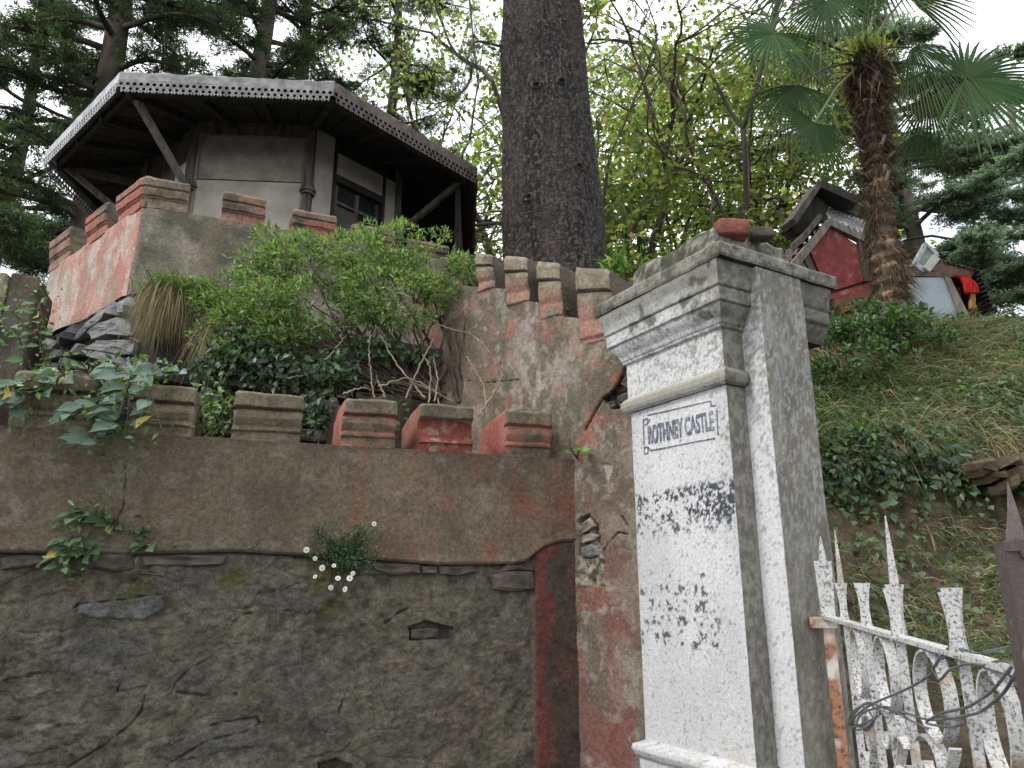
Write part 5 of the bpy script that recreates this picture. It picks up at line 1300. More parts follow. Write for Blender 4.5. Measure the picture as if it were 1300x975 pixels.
# dry roots and straw hanging at the undercut
n = 3000; x = rs.uniform(1.3, 6, n); y = 6.32+.12*rs.normal(size=n); z = hill_z(x, y)
k = fbm(x*3, 0*x, 0, 3, 333) > .46; x, y, z = x[k], y[k], z[k]; n = len(x)
g = blades('hanging_straw', M['grass'], None, np.stack((x, y-.04, z+.05), 1), np.stack((rs.normal(size=n)*.3, -.6+rs.normal(size=n)*.2, rs.normal(size=n)*.3), 1), rs.uniform(.12, .42, n), .006, mixcol(rs, G_DRY, [1, 2, 1], n), droop=1.1, segs=4, rs=rs)
g['kind'] = 'stuff'

def tuft(name, c, n, L, mat_cols, w, label, cat, droop=(.9, 1.4), up=.5, spread=1.0, rx=.12, W=.005, bias=(0, -.4, 0), segs=5, seed=1, group=None):
    rs = np.random.default_rng(seed); p = np.array(c)+rs.normal(size=(n, 3))*np.array((rx, rx*.6, .03))
    d = rs.normal(size=(n, 3))*spread*.5+np.array((0, 0, up))+np.array(bias)
    o = blades(name, M['grass'], None, p, d, rs.uniform(L[0], L[1], n), W, mixcol(rs, mat_cols, w, n, .25), droop=rs.uniform(*droop, n), segs=segs, rs=rs)
    return tag(o, label, cat, group)
c = at(213, 376, 4.55)
o = tuft('grass_tussock', c-np.array((0, 0, .02)), 1500, (.22, .42), G_DRY+[(.14, .15, .06)], [3, 3, 2, 3], 'big tussock of dry hanging grass between the pink turret and the bush', 'grass', W=.005, rx=.06, up=.60, spread=.24, bias=(0, -.20, 0), droop=(1.5, 1.95), seed=5)
tuft('grass_tussock', c+np.array((.02, 0, .03)), 700, (.10, .24), [(.10, .17, .04), (.14, .22, .05)], [1, 1], 'fresh green grass crown on top of the dry hanging tussock', 'grass', W=.005, rx=.08, up=.7, spread=.6, droop=(.3, .8), seed=6)
tuft('grass_tussock', at(283, 420, 4.5), 350, (.2, .42), G_DRY, [2, 3, 1], 'thin wisp of brown dry grass hanging under the bush left end', 'grass', W=.0045, rx=.04, up=.5, spread=.35, bias=(0, -.25, 0), droop=(1.4, 1.8), seed=7)
tuft('grass_tussock', at(1058, 455, 7.3), 420, (.2, .55), G_DRY, [3, 3, 2], 'straw coloured tussock high on the bank beside the pillar cap', 'grass', W=.009, rx=.16, up=.3, spread=.4, seed=8)
tuft('strap_plant', at(787, 342, 6.0), 60, (.22, .42), [(.10, .2, .04), (.16, .27, .06)], [1, 1], 'small bright green strap leaved plant at the foot of the big trunk', 'plant', W=.022, rx=.09, up=1.0, spread=.9, droop=(.3, .7), bias=(0, 0, 0), seed=9)

# rock ledge on the bank
ledge = thing('rock_ledge', at(1260, 610, 6.0), 'mossy brown rock ledge jutting from the grassy bank at right', 'rock')
mossrock = mat_proc('mossy_brown_rock', (.07, .05, .03), (.22, .17, .10), scale=5, bump=.9, dist=.03, c3=(.12, .14, .04))
for i, (x, y, sx, sz) in enumerate(((1232, 598, .13, .045), (1262, 592, .16, .04), (1295, 590, .17, .05), (1246, 609, .15, .03), (1285, 607, .20, .028), (1262, 619, .12, .02))):
    c = at(x, y, 6.0); n = 9; a_ = np.linspace(0, 2*pi, n, endpoint=False); rr_ = rs.uniform(.75, 1.15, n)
    V = [c+np.array((cos(a)*sx*r*q, sin(a)*.30*r*q, z*sz+.02*cos(a)+.02*rs.normal())) for z, q in ((-1, .85), (-.6, 1), (.7, 1.02), (1, .9)) for a, r in zip(a_, rr_)]
    obj('rock', V, [(k*n+j, k*n+(j+1) % n, (k+1)*n+(j+1) % n, (k+1)*n+j) for k in range(3) for j in range(n)]+[tuple(range(n-1, -1, -1)), tuple(range(3*n, 4*n))], mossrock, ledge)

# ================================================================ the bush and the plants on the wall
def clump_pts(rs, clumps, n, shell=.55):
    """points through a set of ellipsoid clumps (px, py, Y, rx, ry(vert), rd)"""
    vol = np.array([c[3]*c[4] for c in clumps]); idx = rs.choice(len(clumps), n, p=vol/vol.sum())
    C = np.array([at(c[0], c[1], c[2]) for c in clumps])[idx]; Rr = np.array([(c[3], c[5], c[4]) for c in clumps])[idx]
    u = unit(rs.normal(size=(n, 3))); r = rs.random(n)**(1/3); r = shell+(1-shell)*r
    r = np.where(rs.random(n) < .3, rs.random(n), r)
    return C+u*Rr*r[:, None], u
rs = np.random.default_rng(60)
bush = thing('leafy_bush', at(430, 440, 4.6), 'large pale green narrow leaved bush spilling over the grey turret wall', 'bush')
cl = [(330, 335, 4.55, .22, .15, .22), (300, 370, 4.5, .20, .12, .2), (385, 330, 4.55, .30, .17, .25), (450, 335, 4.5, .30, .20, .28), (510, 320, 4.55, .24, .18, .25),
      (545, 330, 4.55, .20, .20, .22), (480, 375, 4.4, .34, .16, .25), (410, 385, 4.4, .32, .15, .25), (350, 385, 4.4, .26, .14, .22), (545, 375, 4.45, .20, .14, .2),
      (300, 410, 4.4, .16, .10, .18), (270, 385, 4.5, .13, .13, .15), (585, 345, 4.55, .12, .12, .12), (340, 300, 4.6, .10, .07, .1), (470, 295, 4.6, .10, .06, .1), (265, 430, 4.4, .12, .10, .12), (300, 450, 4.35, .16, .10, .14), (350, 435, 4.35, .2, .08, .14), (255, 370, 4.55, .10, .08, .1),
      (520, 292, 4.6, .12, .06, .1), (440, 305, 4.6, .12, .06, .1), (560, 300, 4.6, .07, .06, .08), (595, 375, 4.5, .10, .07, .1), (380, 415, 4.35, .28, .07, .18), (500, 405, 4.35, .26, .06, .18)]
n = 27000; p, u = clump_pts(rs, cl, n); lum = fbm(p[:, 0]*6, p[:, 1]*6, p[:, 2]*6, 3, 340)
k = lum > .45; p, u = p[k], u[k]; n = len(p)
cols = mixcol(rs, G_BUSH, [4, 3, 3, .6], n, .22)
leaves('foliage', M['leaf'], bush, p, u*.6+rs.normal(size=(n, 3))*.6+np.array((.0, -.25, .25)), rs.normal(size=(n, 3))*.6+np.array((0, -.3, .8)), rs.uniform(.03, .068, n), rs.uniform(.009, .017, n), cols, droop=.1)
tb = Tubes(); root = at(588, 505, 4.45)
def crooked(a, b, n=9, amp=.04, rs=rs, sag=0.0):
    t = np.linspace(0, 1, n)[:, None]; P = np.asarray(a)*(1-t)+np.asarray(b)*t; P[1:-1] += rs.normal(size=(n-2, 3))*amp; P[:, 2] -= (sag*4*t*(1-t))[:, 0]; 
    P[1:-1] = (P[:-2]+2*P[1:-1]+P[2:])/4; return P
for c in cl:
    for q in range(2):
        st = at(*[(588, 508), (560, 505), (500, 500), (540, 508), (430, 500)][rs.integers(5)], 4.45+.1*rs.random())
        e = at(c[0]+rs.normal()*12, c[1]+rs.normal()*8, c[2]); P = crooked(st, e, 12, .03); tb.add(P, np.linspace(.010, .003, 12), 5)
for (a, b) in (((588, 510), (572, 395)), ((592, 508), (586, 400)), ((582, 510), (566, 430)), ((596, 512), (590, 380))):
    P = crooked(at(*a, 4.4), at(*b, 4.4), 10, .02); tb.add(P, np.linspace(.017, .010, 10), 6)
tb.build('branches', M['twig'], bush)
# bare sprigs in front of the shadowed rubble
tb = Tubes()
for (a, b, c, Y) in (((540, 505), (505, 465), (482, 425), 4.15), ((515, 505), (535, 460), (550, 430), 4.15), ((545, 510), (547, 465), (536, 450), 4.1), ((552, 510), (556, 480), (550, 452), 4.1),
                 ((475, 505), (468, 455), (470, 420), 4.2), ((490, 505), (482, 490), (478, 478), 4.05), ((618, 525), (615, 490), (592, 452), 4.1), ((435, 500), (460, 492), (470, 495), 4.0),
                 ((612, 520), (640, 480), (625, 450), 4.1), ((625, 450), (600, 425), (555, 412), 4.15), ((560, 520), (552, 495), (520, 485), 4.1), ((480, 490), (520, 478), (575, 510), 4.2),
                 ((395, 470), (420, 450), (440, 425), 4.2), ((350, 480), (385, 478), (410, 462), 4.2)):
    P = wire([at(*a, Y), at(*b, Y+.03), at(*c, Y+.06)]); P += rs.normal(size=P.shape)*.003; tb.add(P, np.linspace(.006, .003, len(P)), 5)
tag(tb.build('bare_stems', M['pale_twig']), 'bare pale woody stems rising behind the red merlons', 'stems', kind='stuff')
# ivy hanging in the shade
ivy = thing('dark_ivy', at(330, 480, 4.3), 'dark green ivy in the shade behind the plain merlons below the bush', 'ivy')
cl2 = [(320, 455, 4.3, .22, .14, .15), (270, 470, 4.25, .13, .18, .1), (360, 470, 4.3, .20, .15, .15), (420, 470, 4.3, .20, .14, .15), (400, 520, 4.15, .10, .12, .1), (470, 440, 4.35, .2, .08, .12), (265, 515, 4.1, .07, .12, .08), (300, 430, 4.3, .14, .09, .12), (520, 450, 4.4, .2, .05, .1)]
n = 1900; p, u = clump_pts(rs, cl2, n, .2); cols = mixcol(rs, G_IVY+[(.07, .13, .045)], [3, 3, 2, 1.2], n, .3)
leaves('foliage', M['leaf'], ivy, p, rs.normal(size=(n, 3))*.5+np.array((0, -.3, -.6)), rs.normal(size=(n, 3))*.4+np.array((0, -1, .5)), rs.uniform(.03, .07, n), rs.uniform(.022, .045, n), cols)
tb = Tubes()
for c in cl2:
    P = crooked(at(c[0], c[1]+60, c[2]), at(c[0]+5, c[1]-20, c[2]), 8, .03); tb.add(P, .004, 4)
tb.build('stems', M['twig'], ivy)

def broad_leaf(pos, d, nrm, L, W):
    """a heart shaped, cupped, veined leaf: 5 x 4 grid"""
    d = unit(np.array(d, float)); side = unit(np.cross(d, nrm)); up = np.cross(side, d); V = []
    prof = [.0, .62, .98, 1.0, .82, .5, .18, 0.0]; m = len(prof)
    for i, w in enumerate(prof):
        t = i/(m-1)
        for j in (-1, -.5, 0, .5, 1):
            V.append(pos+d*L*(t-(.06*abs(j) if i == 1 else 0))+side*W/2*w*j+up*(L*.10*abs(j)*w - L*.10*t*t + L*.012*(i % 2)*abs(j)))
    Fc = [(i*5+j, i*5+j+1, (i+1)*5+j+1, (i+1)*5+j) for i in range(m-1) for j in range(4)]
    return np.array(V), Fc
def broad_plant(name, label, stems, seed, nl=6, L=(.06, .10), colr=((.10, .16, .10), (.13, .20, .14)), small=0, cat='plant', aim=(0, -.7, -.35)):
    rs = np.random.default_rng(seed); t_ = thing(name, stems[0][0], label, cat); tb = Tubes(); V, Fc, C, k = [], [], [], 0
    for st in stems:
        P = wire(st); tb.add(P, np.linspace(.006, .0022, len(P)), 5)
        for i in range(nl):
            f = .18+.82*(i+.5*rs.random())/nl; q = P[min(len(P)-1, int(f*(len(P)-1)))]
            a = rs.uniform(0, 2*pi); d = np.array((cos(a), -.35+.4*sin(a), .1*rs.normal()))+np.array(aim)*rs.uniform(.4, 1.2); d = unit(d)
            b = q+d*rs.uniform(.02, .05); tb.add(np.array((q, (q+b)/2+(0, 0, .004), b)), .0018, 4)
            l = rs.uniform(*L)*(1.0 if f < .9 else .7); v, f_ = broad_leaf(b, d+np.array((0, 0, -.1)), np.array((rs.normal()*.4, -1.0, .55+rs.normal()*.35)), l, l*rs.uniform(.55, .75))
            V.append(v); Fc += [tuple(x+k for x in ff) for ff in f_]; k += len(v)
            cc = np.array(colr[0])*(1-(u_ := rs.random()))+np.array(colr[1])*u_
            if rs.random() < .05: cc = np.array((.34, .27, .07))
            v2 = np.tile(cc*(1+.12*rs.normal()), (len(v), 1)); v2[np.arange(len(v)) % 5 == 2] *= 1.18; C.append(v2)
    tb.build('stems', M['twig'], t_); obj('foliage', np.concatenate(V), Fc, M['grey_leaf'], t_, np.concatenate(C), True)
    if small:
        n = small; S = np.array([s[i] for s in stems for i in range(len(s))]); p = S[rs.integers(len(S), size=n)]+rs.normal(size=(n, 3))*(.05, .03, .05)
        leaves('small_leaves', M['leaf'], t_, p, rs.normal(size=(n, 3)), rs.normal(size=(n, 3))*.5+(0, -.6, .6), rs.uniform(.02, .05, n), rs.uniform(.012, .025, n), mixcol(rs, [(.06, .12, .035), (.10, .18, .05), (.18, .25, .07)], [2, 2, .6], n))
    return t_
A = lambda x, y, Y: at(x, y, Y)
broad_plant('broadleaf_plant', 'big grey green broad leaved plant sprawling over the left merlons of the low wall',
    [[A(150, 500, 3.6), A(130, 480, 3.25), A(100, 470, 3.05), A(60, 480, 2.95)], [A(160, 505, 3.6), A(150, 500, 3.2), A(120, 510, 3.0), A(85, 535, 2.92)],
     [A(165, 500, 3.6), A(175, 480, 3.2), A(165, 500, 3.05), A(158, 560, 3.0)], [A(170, 500, 3.6), A(185, 470, 3.3), A(205, 470, 3.2), A(228, 470, 3.15)],
     [A(120, 500, 3.5), A(70, 475, 3.15), A(30, 485, 2.95), A(-5, 500, 2.85)], [A(165, 505, 3.5), A(150, 460, 3.2), A(165, 480, 3.0), A(150, 530, 2.95)],
     [A(120, 520, 3.6), A(75, 490, 3.1), A(45, 500, 3.0), A(25, 530, 2.95)], [A(150, 505, 3.5), A(150, 510, 3.1), A(128, 540, 3.0), A(130, 566, 2.97)],
     [A(165, 500, 3.6), A(172, 470, 3.2), A(190, 495, 3.05), A(205, 545, 3.0)]], 71, nl=13, L=(.06, .125), colr=((.08, .135, .095), (.17, .24, .18)), small=600)
broad_plant('broadleaf_plant', 'smaller broad leaved plant growing up before the dark parapet stub at far left',
    [[A(60, 470, 4.0), A(50, 430, 4.0), A(20, 400, 3.9), A(0, 380, 3.8)], [A(65, 470, 4.0), A(55, 420, 4.0), A(50, 385, 4.0)], [A(40, 470, 4.0), A(25, 430, 3.9), A(10, 410, 3.8)], [A(60, 460, 4.0), A(45, 400, 4.0), A(56, 372, 4.1)]],
    72, nl=7, L=(.05, .10), colr=((.07, .14, .05), (.16, .25, .13)), small=160)
broad_plant('wall_plant', 'leafy plant rooted in the crack of the low wall at left',
    [[A(145, 690, 3.32), A(130, 660, 3.2), A(110, 645, 3.12), A(95, 655, 3.08)], [A(140, 692, 3.3), A(110, 670, 3.15), A(90, 690, 3.08), A(78, 722, 3.05)], [A(145, 690, 3.32), A(150, 665, 3.2), A(130, 650, 3.12)],
     [A(150, 690, 3.34), A(165, 675, 3.25), A(185, 668, 3.2)], [A(145, 692, 3.32), A(115, 690, 3.15), A(105, 705, 3.1)], [A(150, 690, 3.34), A(180, 690, 3.25), A(195, 690, 3.2)]],
    73, nl=24, L=(.035, .078), colr=((.055, .11, .05), (.12, .19, .10)), small=260)
broad_plant('trailing_plant', 'fresh green plant trailing through the gap beside the first plain merlon',
    [[A(262, 545, 3.75), A(262, 520, 3.6), A(258, 490, 3.6)], [A(270, 550, 3.75), A(285, 515, 3.5), A(300, 505, 3.45)], [A(265, 550, 3.75), A(250, 525, 3.5), A(245, 510, 3.45)], [A(275, 550, 3.7), A(285, 540, 3.5), A(292, 520, 3.45)]],
    74, nl=7, L=(.03, .06), colr=((.07, .14, .04), (.17, .26, .10)), small=260)
broad_plant('seedling', 'little bright green seedling in the corner beside the last merlon', [[A(733, 582, 3.84), A(728, 576, 3.78), A(724, 568, 3.74)], [A(733, 582, 3.84), A(734, 574, 3.78), A(737, 566, 3.74)]],
            75, nl=4, L=(.04, .065), colr=((.10, .24, .05), (.14, .30, .07)), aim=(0, -.5, .1))
broad_plant('gap_plant', 'dark leaved sprig in the gap behind the third red merlon from right', [[A(500, 560, 4.1), A(498, 525, 4.05), A(490, 505, 4.0)], [A(505, 560, 4.1), A(508, 520, 4.05), A(515, 505, 4.0)], [A(400, 560, 4.0), A(400, 540, 4.0), A(410, 530, 3.9)]],
            76, nl=8, L=(.03, .055), colr=((.04, .085, .035), (.07, .13, .06)))
broad_plant('gap_plant', 'ivy sprig climbing inside the gap between the two right wing wall merlons', [[A(722, 402, 4.0), A(718, 385, 4.0), A(724, 365, 4.0), A(728, 350, 4.0)], [A(722, 402, 3.98), A(728, 392, 3.96)]],
            77, nl=9, L=(.03, .05), colr=((.05, .10, .03), (.09, .15, .05)))
broad_plant('wall_plant', 'tiny creeping plant on the wall seam between the large plant and the daisies', [[A(300, 700, 3.42), A(285, 694, 3.36), A(276, 693, 3.34)], [A(300, 700, 3.42), A(315, 694, 3.36), A(330, 694, 3.34)]],
            78, nl=7, L=(.02, .035), colr=((.06, .12, .06), (.09, .16, .09)), aim=(0, -.4, 0))
# daisies
def daisy():
    rs = np.random.default_rng(80); root = at(440, 712, 3.50)
    t_ = thing('daisy_plant', root, 'white flowering daisy plant hanging from the wall seam', 'flowers'); tb = Tubes(); ends = []
    for i in range(34):
        e = at(rs.uniform(388, 482), rs.uniform(668, 748) if i % 2 else rs.uniform(670, 715), 3.42); P = crooked(root, e, 8, .012, rs); tb.add(P, .0016, 4); ends.append(P)
    tb.build('stems', M['twig'], t_); q = np.concatenate(ends)
    n = 3200; p = q[rs.integers(len(q), size=n)]+rs.normal(size=(n, 3))*(.016, .012, .016); k = p[:, 2] > at(440, 728, 3.45)[2]+.02*rs.normal(size=n); p = p[k]; n = len(p)
    leaves('foliage', M['leaf'], t_, p, rs.normal(size=(n, 3))+np.array((0, -.3, .4)), rs.normal(size=(n, 3))+(0, -.5, .5), rs.uniform(.014, .030, n), .007, mixcol(rs, [(.06, .11, .065), (.09, .15, .08)], [1, 1], n))
    wm_ = mat_proc('white_petal', (.74, .74, .72), (.82, .82, .80), scale=20, bump=.05); ym = mat_proc('yellow_disc', (.55, .38, .04), (.7, .5, .08), scale=60)
    for (x, y) in ((389, 698), (400, 709), (409, 721), (424, 718), (448, 728), (444, 734), (420, 746), (400, 732), (429, 734), (475, 665), (438, 748)):
        c = at(x, y, 3.38); m = MB(); r = .009+.004*rs.random()
        f = np.array((rs.normal()*.25, -1, .2+rs.normal()*.3)); f /= np.linalg.norm(f); a_ = unit(np.cross(f, (0, 0, 1))); b_ = np.cross(a_, f)
        for k in range(12):
            an = k*pi/6; dr = a_*cos(an)+b_*sin(an); sd = -a_*sin(an)+b_*cos(an)
            m.add([c+dr*r*.25, c+dr*r+sd*r*.22, c+dr*r*1.12, c+dr*r-sd*r*.22], [(0, 1, 2, 3)])
        fo = m.build('flower', wm_, t_); m = MB(); m.tube([c, c+f*.0035], [r*.38, r*.3], 8); m.build('flower_disc', ym, fo)
daisy()
# ================================================================ trees
def bark_col(c1, c2, sc=(9, 3), seed=400):
    def f(V):
        x, y, z = V.T; n = fbm(x*sc[0], y*sc[0], z*sc[1], 5, seed); n2 = fbm(x*30, y*30, z*9, 4, seed+1)
        return lerp(c1, c2, sst(.36, .66, n*.5+n2*.5))
    return f
# the great trunk behind the wing wall: finely scaled bark
def big_trunk():
    Y = 6.9; b = at(703, 345, Y); xl0, xr0 = at(638, 345, Y)[0], at(772, 345, Y)[0]; xl1, xr1 = at(638, 0, Y)[0], at(735, 0, Y)[0]
    zt, zb = at(690, 0, Y)[2], b[2]
    t_ = thing('great_cedar_trunk', (xl0+.5, Y, 3.6), 'massive dark scaly tree trunk rising behind the wing wall', 'tree')
    nz_, na = 640, 215; z = np.linspace(4.0, zt+.6, nz_); a = np.concatenate((np.linspace(-.15, pi+.15, 30, endpoint=False), np.linspace(pi+.15, 2*pi-.15, na-30, endpoint=False)))
    f = np.interp(z, [4.0, zb, zb+.35, zb+1.2, zt, zt+3], [1.35, 1.0, .86, .60, 0, -.6]);
    xr = xr1+(xr0-xr1)*f; xl = xl1+(xl0-xl1)*np.interp(z, [4.0, zb, zt, zt+3], [1.0, 1, 0, -.6]); xc, r = (xl+xr)/2, (xr-xl)/2
    A_, Z_ = np.meshgrid(a, z); U = A_*8.0; 
    # vertical plates with ragged ends
    wob = .35*fbm(np.cos(A_)*3, np.sin(A_)*3, Z_*3, 3, 410); F1, F2, I = voro((A_*.48*46+wob*5), Z_*21+wob*7, 411)
    # seamless enough at the back (hidden side)
    d = .007*sst(0, .3, F2-F1)+.008*(I-.5)+.030*(fbm(np.cos(A_)*9, np.sin(A_)*9, Z_*2.2, 4, 412)-.5)+.07*(fbm(np.cos(A_)*2, np.sin(A_)*2, Z_*1.1, 3, 417)-.5) + .012*(fbm(np.cos(A_)*24, np.sin(A_)*24, Z_*14, 3, 415)-.5)
    for (kx, kz) in ((676, 108), (707, 102), (720, 210), (662, 250)):
        ck = at(kx, kz, Y-.45); ka = 1.5*pi+(kx-690)/50*.9; rr2 = (((A_-ka)*.5)**2+((Z_-ck[2])*1.3)**2); d = d-.035*np.exp(-rr2/.0006)+.022*np.exp(-(np.sqrt(rr2)-.045)**2/.0003)
    Rr = r[:, None]+d; V = np.stack((xc[:, None]+Rr*np.cos(A_), Y+Rr*np.sin(A_)*.95, Z_), -1).reshape(-1, 3)
    n = fbm(np.cos(A_)*14, np.sin(A_)*14, Z_*9, 4, 413); n2 = fbm(np.cos(A_)*45, np.sin(A_)*45, Z_*22, 3, 414)
    C = lerp((.020, .018, .017), (.068, .060, .056), sst(.36, .62, n*.4+n2*.3+.3*I)*sst(0, .25, F2-F1)); C = lerp(C, (.13, .115, .10), .5*sst(.62, .70, .6*n2+.4*I))
    C = lerp(C, (.075, .056, .048), .35*sst(.5, .62, fbm(np.cos(A_)*3, np.sin(A_)*3, Z_*1.3, 3, 416)))
    i, j = np.meshgrid(np.arange(nz_-1), np.arange(na), indexing='ij'); Fc = np.stack((i*na+j, i*na+(j+1) % na, (i+1)*na+(j+1) % na, (i+1)*na+j), -1).reshape(-1, 4)
    obj('trunk', V, Fc, M['bark'], t_, C.reshape(-1, 3), True)
    # high boughs whose tips hang into the picture
    tw = Tubes(); P_, D_ = [], []; rs = np.random.default_rng(420)
    for (pts) in ([at(640, 60, Y), at(600, 50, 6.6), at(585, 110, 6.4)], [at(590, -60, 7.2), at(598, 20, 7.0), at(606, 105, 6.9)], [at(735, -60, Y), at(790, -20, 6.8), at(835, 40, 6.7)], [at(735, -60, Y), at(820, -30, 7.8), at(940, 10, 8.2)], [at(640, -60, Y), at(560, -30, 6.6), at(500, 20, 6.4)]):
        P = wire(pts); tw.add(P, np.linspace(.018, .004, len(P)), 5)
        for q in P[::2]:
            for k in range(2):
                e = q+rs.normal(size=3)*(.22, .2, .12)-(0, 0, .12); tw.add(crooked(q, e, 4, .01, rs), .003, 3)
                for f in np.linspace(.2, 1, 8): P_.append(q*(1-f)+e*f); D_.append(e-q)
    tw.build('hanging_boughs', M['twig'], t_)
    p = np.repeat(np.array(P_), 7, 0); dd = np.repeat(np.array(D_), 7, 0); n = len(p)
    leaves('needles', M['needle'], t_, p, unit(dd)*.5+rs.normal(size=(n, 3))*.6, rs.normal(size=(n, 3)), rs.uniform(.03, .06, n), .006, mixcol(rs, [(.035, .06, .04), (.05, .085, .05)], [1, 1], n), simple=True)
big_trunk()

def conifer(label, base, H, r0, seed, boughs, reach, cols, wts, zmin, droop=.25, tufts=1.0, needle=(.07, .13), nw=.020, mt='needle', lean=(0, 0), bark=((.035, .028, .022), (.11, .09, .07)), up=.12, tips=(.8, 1.4)):
    rs = np.random.default_rng(seed); t_ = thing('conifer', base, label, 'tree', None)
    z = np.linspace(0, H, 40); ax = np.stack((base[0]+lean[0]*z/H+.06*np.sin(z*.7+seed), base[1]+lean[1]*z/H+.05*np.cos(z*.6), base[2]+z), 1)
    tk = Tubes(); P = ax; r = r0*(1-.72*z/H); tk.add(P, r, 12)
    P_, D_ = [], []
    for b in range(boughs):
        h = zmin+(H-zmin)*((b+rs.random())/boughs); i = min(39, int(h/H*39)); o = ax[i]; az = rs.uniform(0, 2*pi) if b % 3 else rs.choice([0, pi])+rs.normal()*.5
        L = reach*(1-.45*(h/H))*rs.uniform(.6, 1.15); m = 12; s = np.linspace(0, 1, m)
        hd = np.array((cos(az), sin(az)*.9)); bend = rs.normal()*.25; hx = hd[0]*s-hd[1]*bend*s*s; hy = hd[1]*s+hd[0]*bend*s*s
        zz = up*L*s-droop*L*s**2.2+.03*L*np.sin(s*7+b)
        Pb = np.stack((o[0]+hx*L, o[1]+hy*L, o[2]+zz), 1); tk.add(Pb, np.linspace(r0*.20, .012, m), 6)
        nt = int(26*tufts*L/2.5)
        for q in range(nt):
            f = rs.uniform(.18, 1); j = f*(m-1); j0 = int(min(m-2, j)); c = Pb[j0]*(1-(j-j0))+Pb[j0+1]*(j-j0)
            a2 = az+bend*f+rs.choice([-1, 1])*rs.uniform(.5, 1.2); l2 = rs.uniform(.35, .9)*(1.15-f*.6)*tips[0]
            e = c+np.array((cos(a2)*l2, sin(a2)*l2, -.10*l2+rs.normal()*.06)); Pt = crooked(c, e, 5, .02, rs, -.02); tk.add(Pt, np.linspace(.012, .004, 5), 3)
            for g in range(6):
                ff = .15+.85*g/5; cc = c*(1-ff)+e*ff; a3 = a2+(-1)**g*rs.uniform(.5, 1.0); l3 = l2*rs.uniform(.2, .42)*tips[1]
                e3 = cc+np.array((cos(a3)*l3, sin(a3)*l3, rs.normal()*.03-.03))
                for w in np.linspace(.1, 1, 4): P_.append(cc*(1-w)+e3*w); D_.append(e3-cc)
    tk.build('trunk', M['bark'], t_, colf=bark_col(*bark, seed=seed))
    p = np.repeat(np.array(P_), 3, 0); dd = unit(np.repeat(np.array(D_), 3, 0)); n = len(p); p = p+rs.normal(size=(n, 3))*.022
    leaves('crown', M[mt], t_, p, dd*.7+rs.normal(size=(n, 3))*(.45, .45, .25)+(0, 0, .1), rs.normal(size=(n, 3))*.4+(0, 0, 1), rs.uniform(*needle, n)*1.15, nw*1.25, mixcol(rs, cols, wts, n, .25), simple='needle')
    return n
GC = [(.055, .088, .06), (.085, .125, .085), (.12, .16, .10)]
cnt = 0
b = at(108, 290, 12.0); cnt += conifer('tall dark conifer at far left with a thick trunk behind the hut', (b[0], 12.0, 4.2), 13, .36, 501, 60, 3.8, GC, [3, 3, 1], 1.0, tufts=1.25)
b = at(328, 100, 15.0); cnt += conifer('straight dark conifer left of the pair rising above the hut roof', (b[0], 15.0, 4.3), 16, .36, 502, 40, 3.4, GC, [3, 3, 1], 6.0)
b = at(380, 100, 16.5); cnt += conifer('straight dark conifer right of the pair rising above the hut roof', (b[0], 16.5, 4.3), 17, .30, 503, 38, 3.6, GC, [2, 3, 2], 7.0)
b = at(20, 200, 18.0); cnt += conifer('distant conifer at the left picture edge behind the nearest one', (b[0], 18.0, 4.3), 16, .30, 504, 54, 4.8, [(.07, .11, .08), (.10, .15, .10)], [1, 1], 1.6, tufts=1.1, nw=.028, mt='cedar_needle')
b = at(500, 100, 19.0); cnt += conifer('slim conifer seen between the hut roof and the great trunk', (b[0], 19.0, 4.3), 18, .26, 507, 30, 3.4, [(.035, .07, .04), (.05, .095, .05)], [1, 1], 8.0)
BG = [(.20, .27, .19), (.15, .215, .15), (.27, .32, .20), (.10, .14, .10)]
b = at(1208, 420, 17.0); cnt += conifer('pale blue green cedar with layered boughs behind the tin shed', (b[0], 17.0, 4.3), 12.5, .30, 505, 50, 5.2, BG, [3, 3, 2, 1.3], 2.6, mt='cedar_needle', droop=.16, tufts=1.7, nw=.034, lean=(-1.2, 0), bark=((.08, .07, .055), (.22, .19, .15)), up=.10)
b = at(1320, 300, 20.0); cnt += conifer('paler cedar further back at the right picture edge', (b[0], 20.0, 4.3), 13.0, .26, 506, 30, 4.6, BG, [3, 3, 2, 1], 3.2, mt='cedar_needle', droop=.14, tufts=1.3, nw=.03, bark=((.08, .07, .055), (.22, .19, .15)))

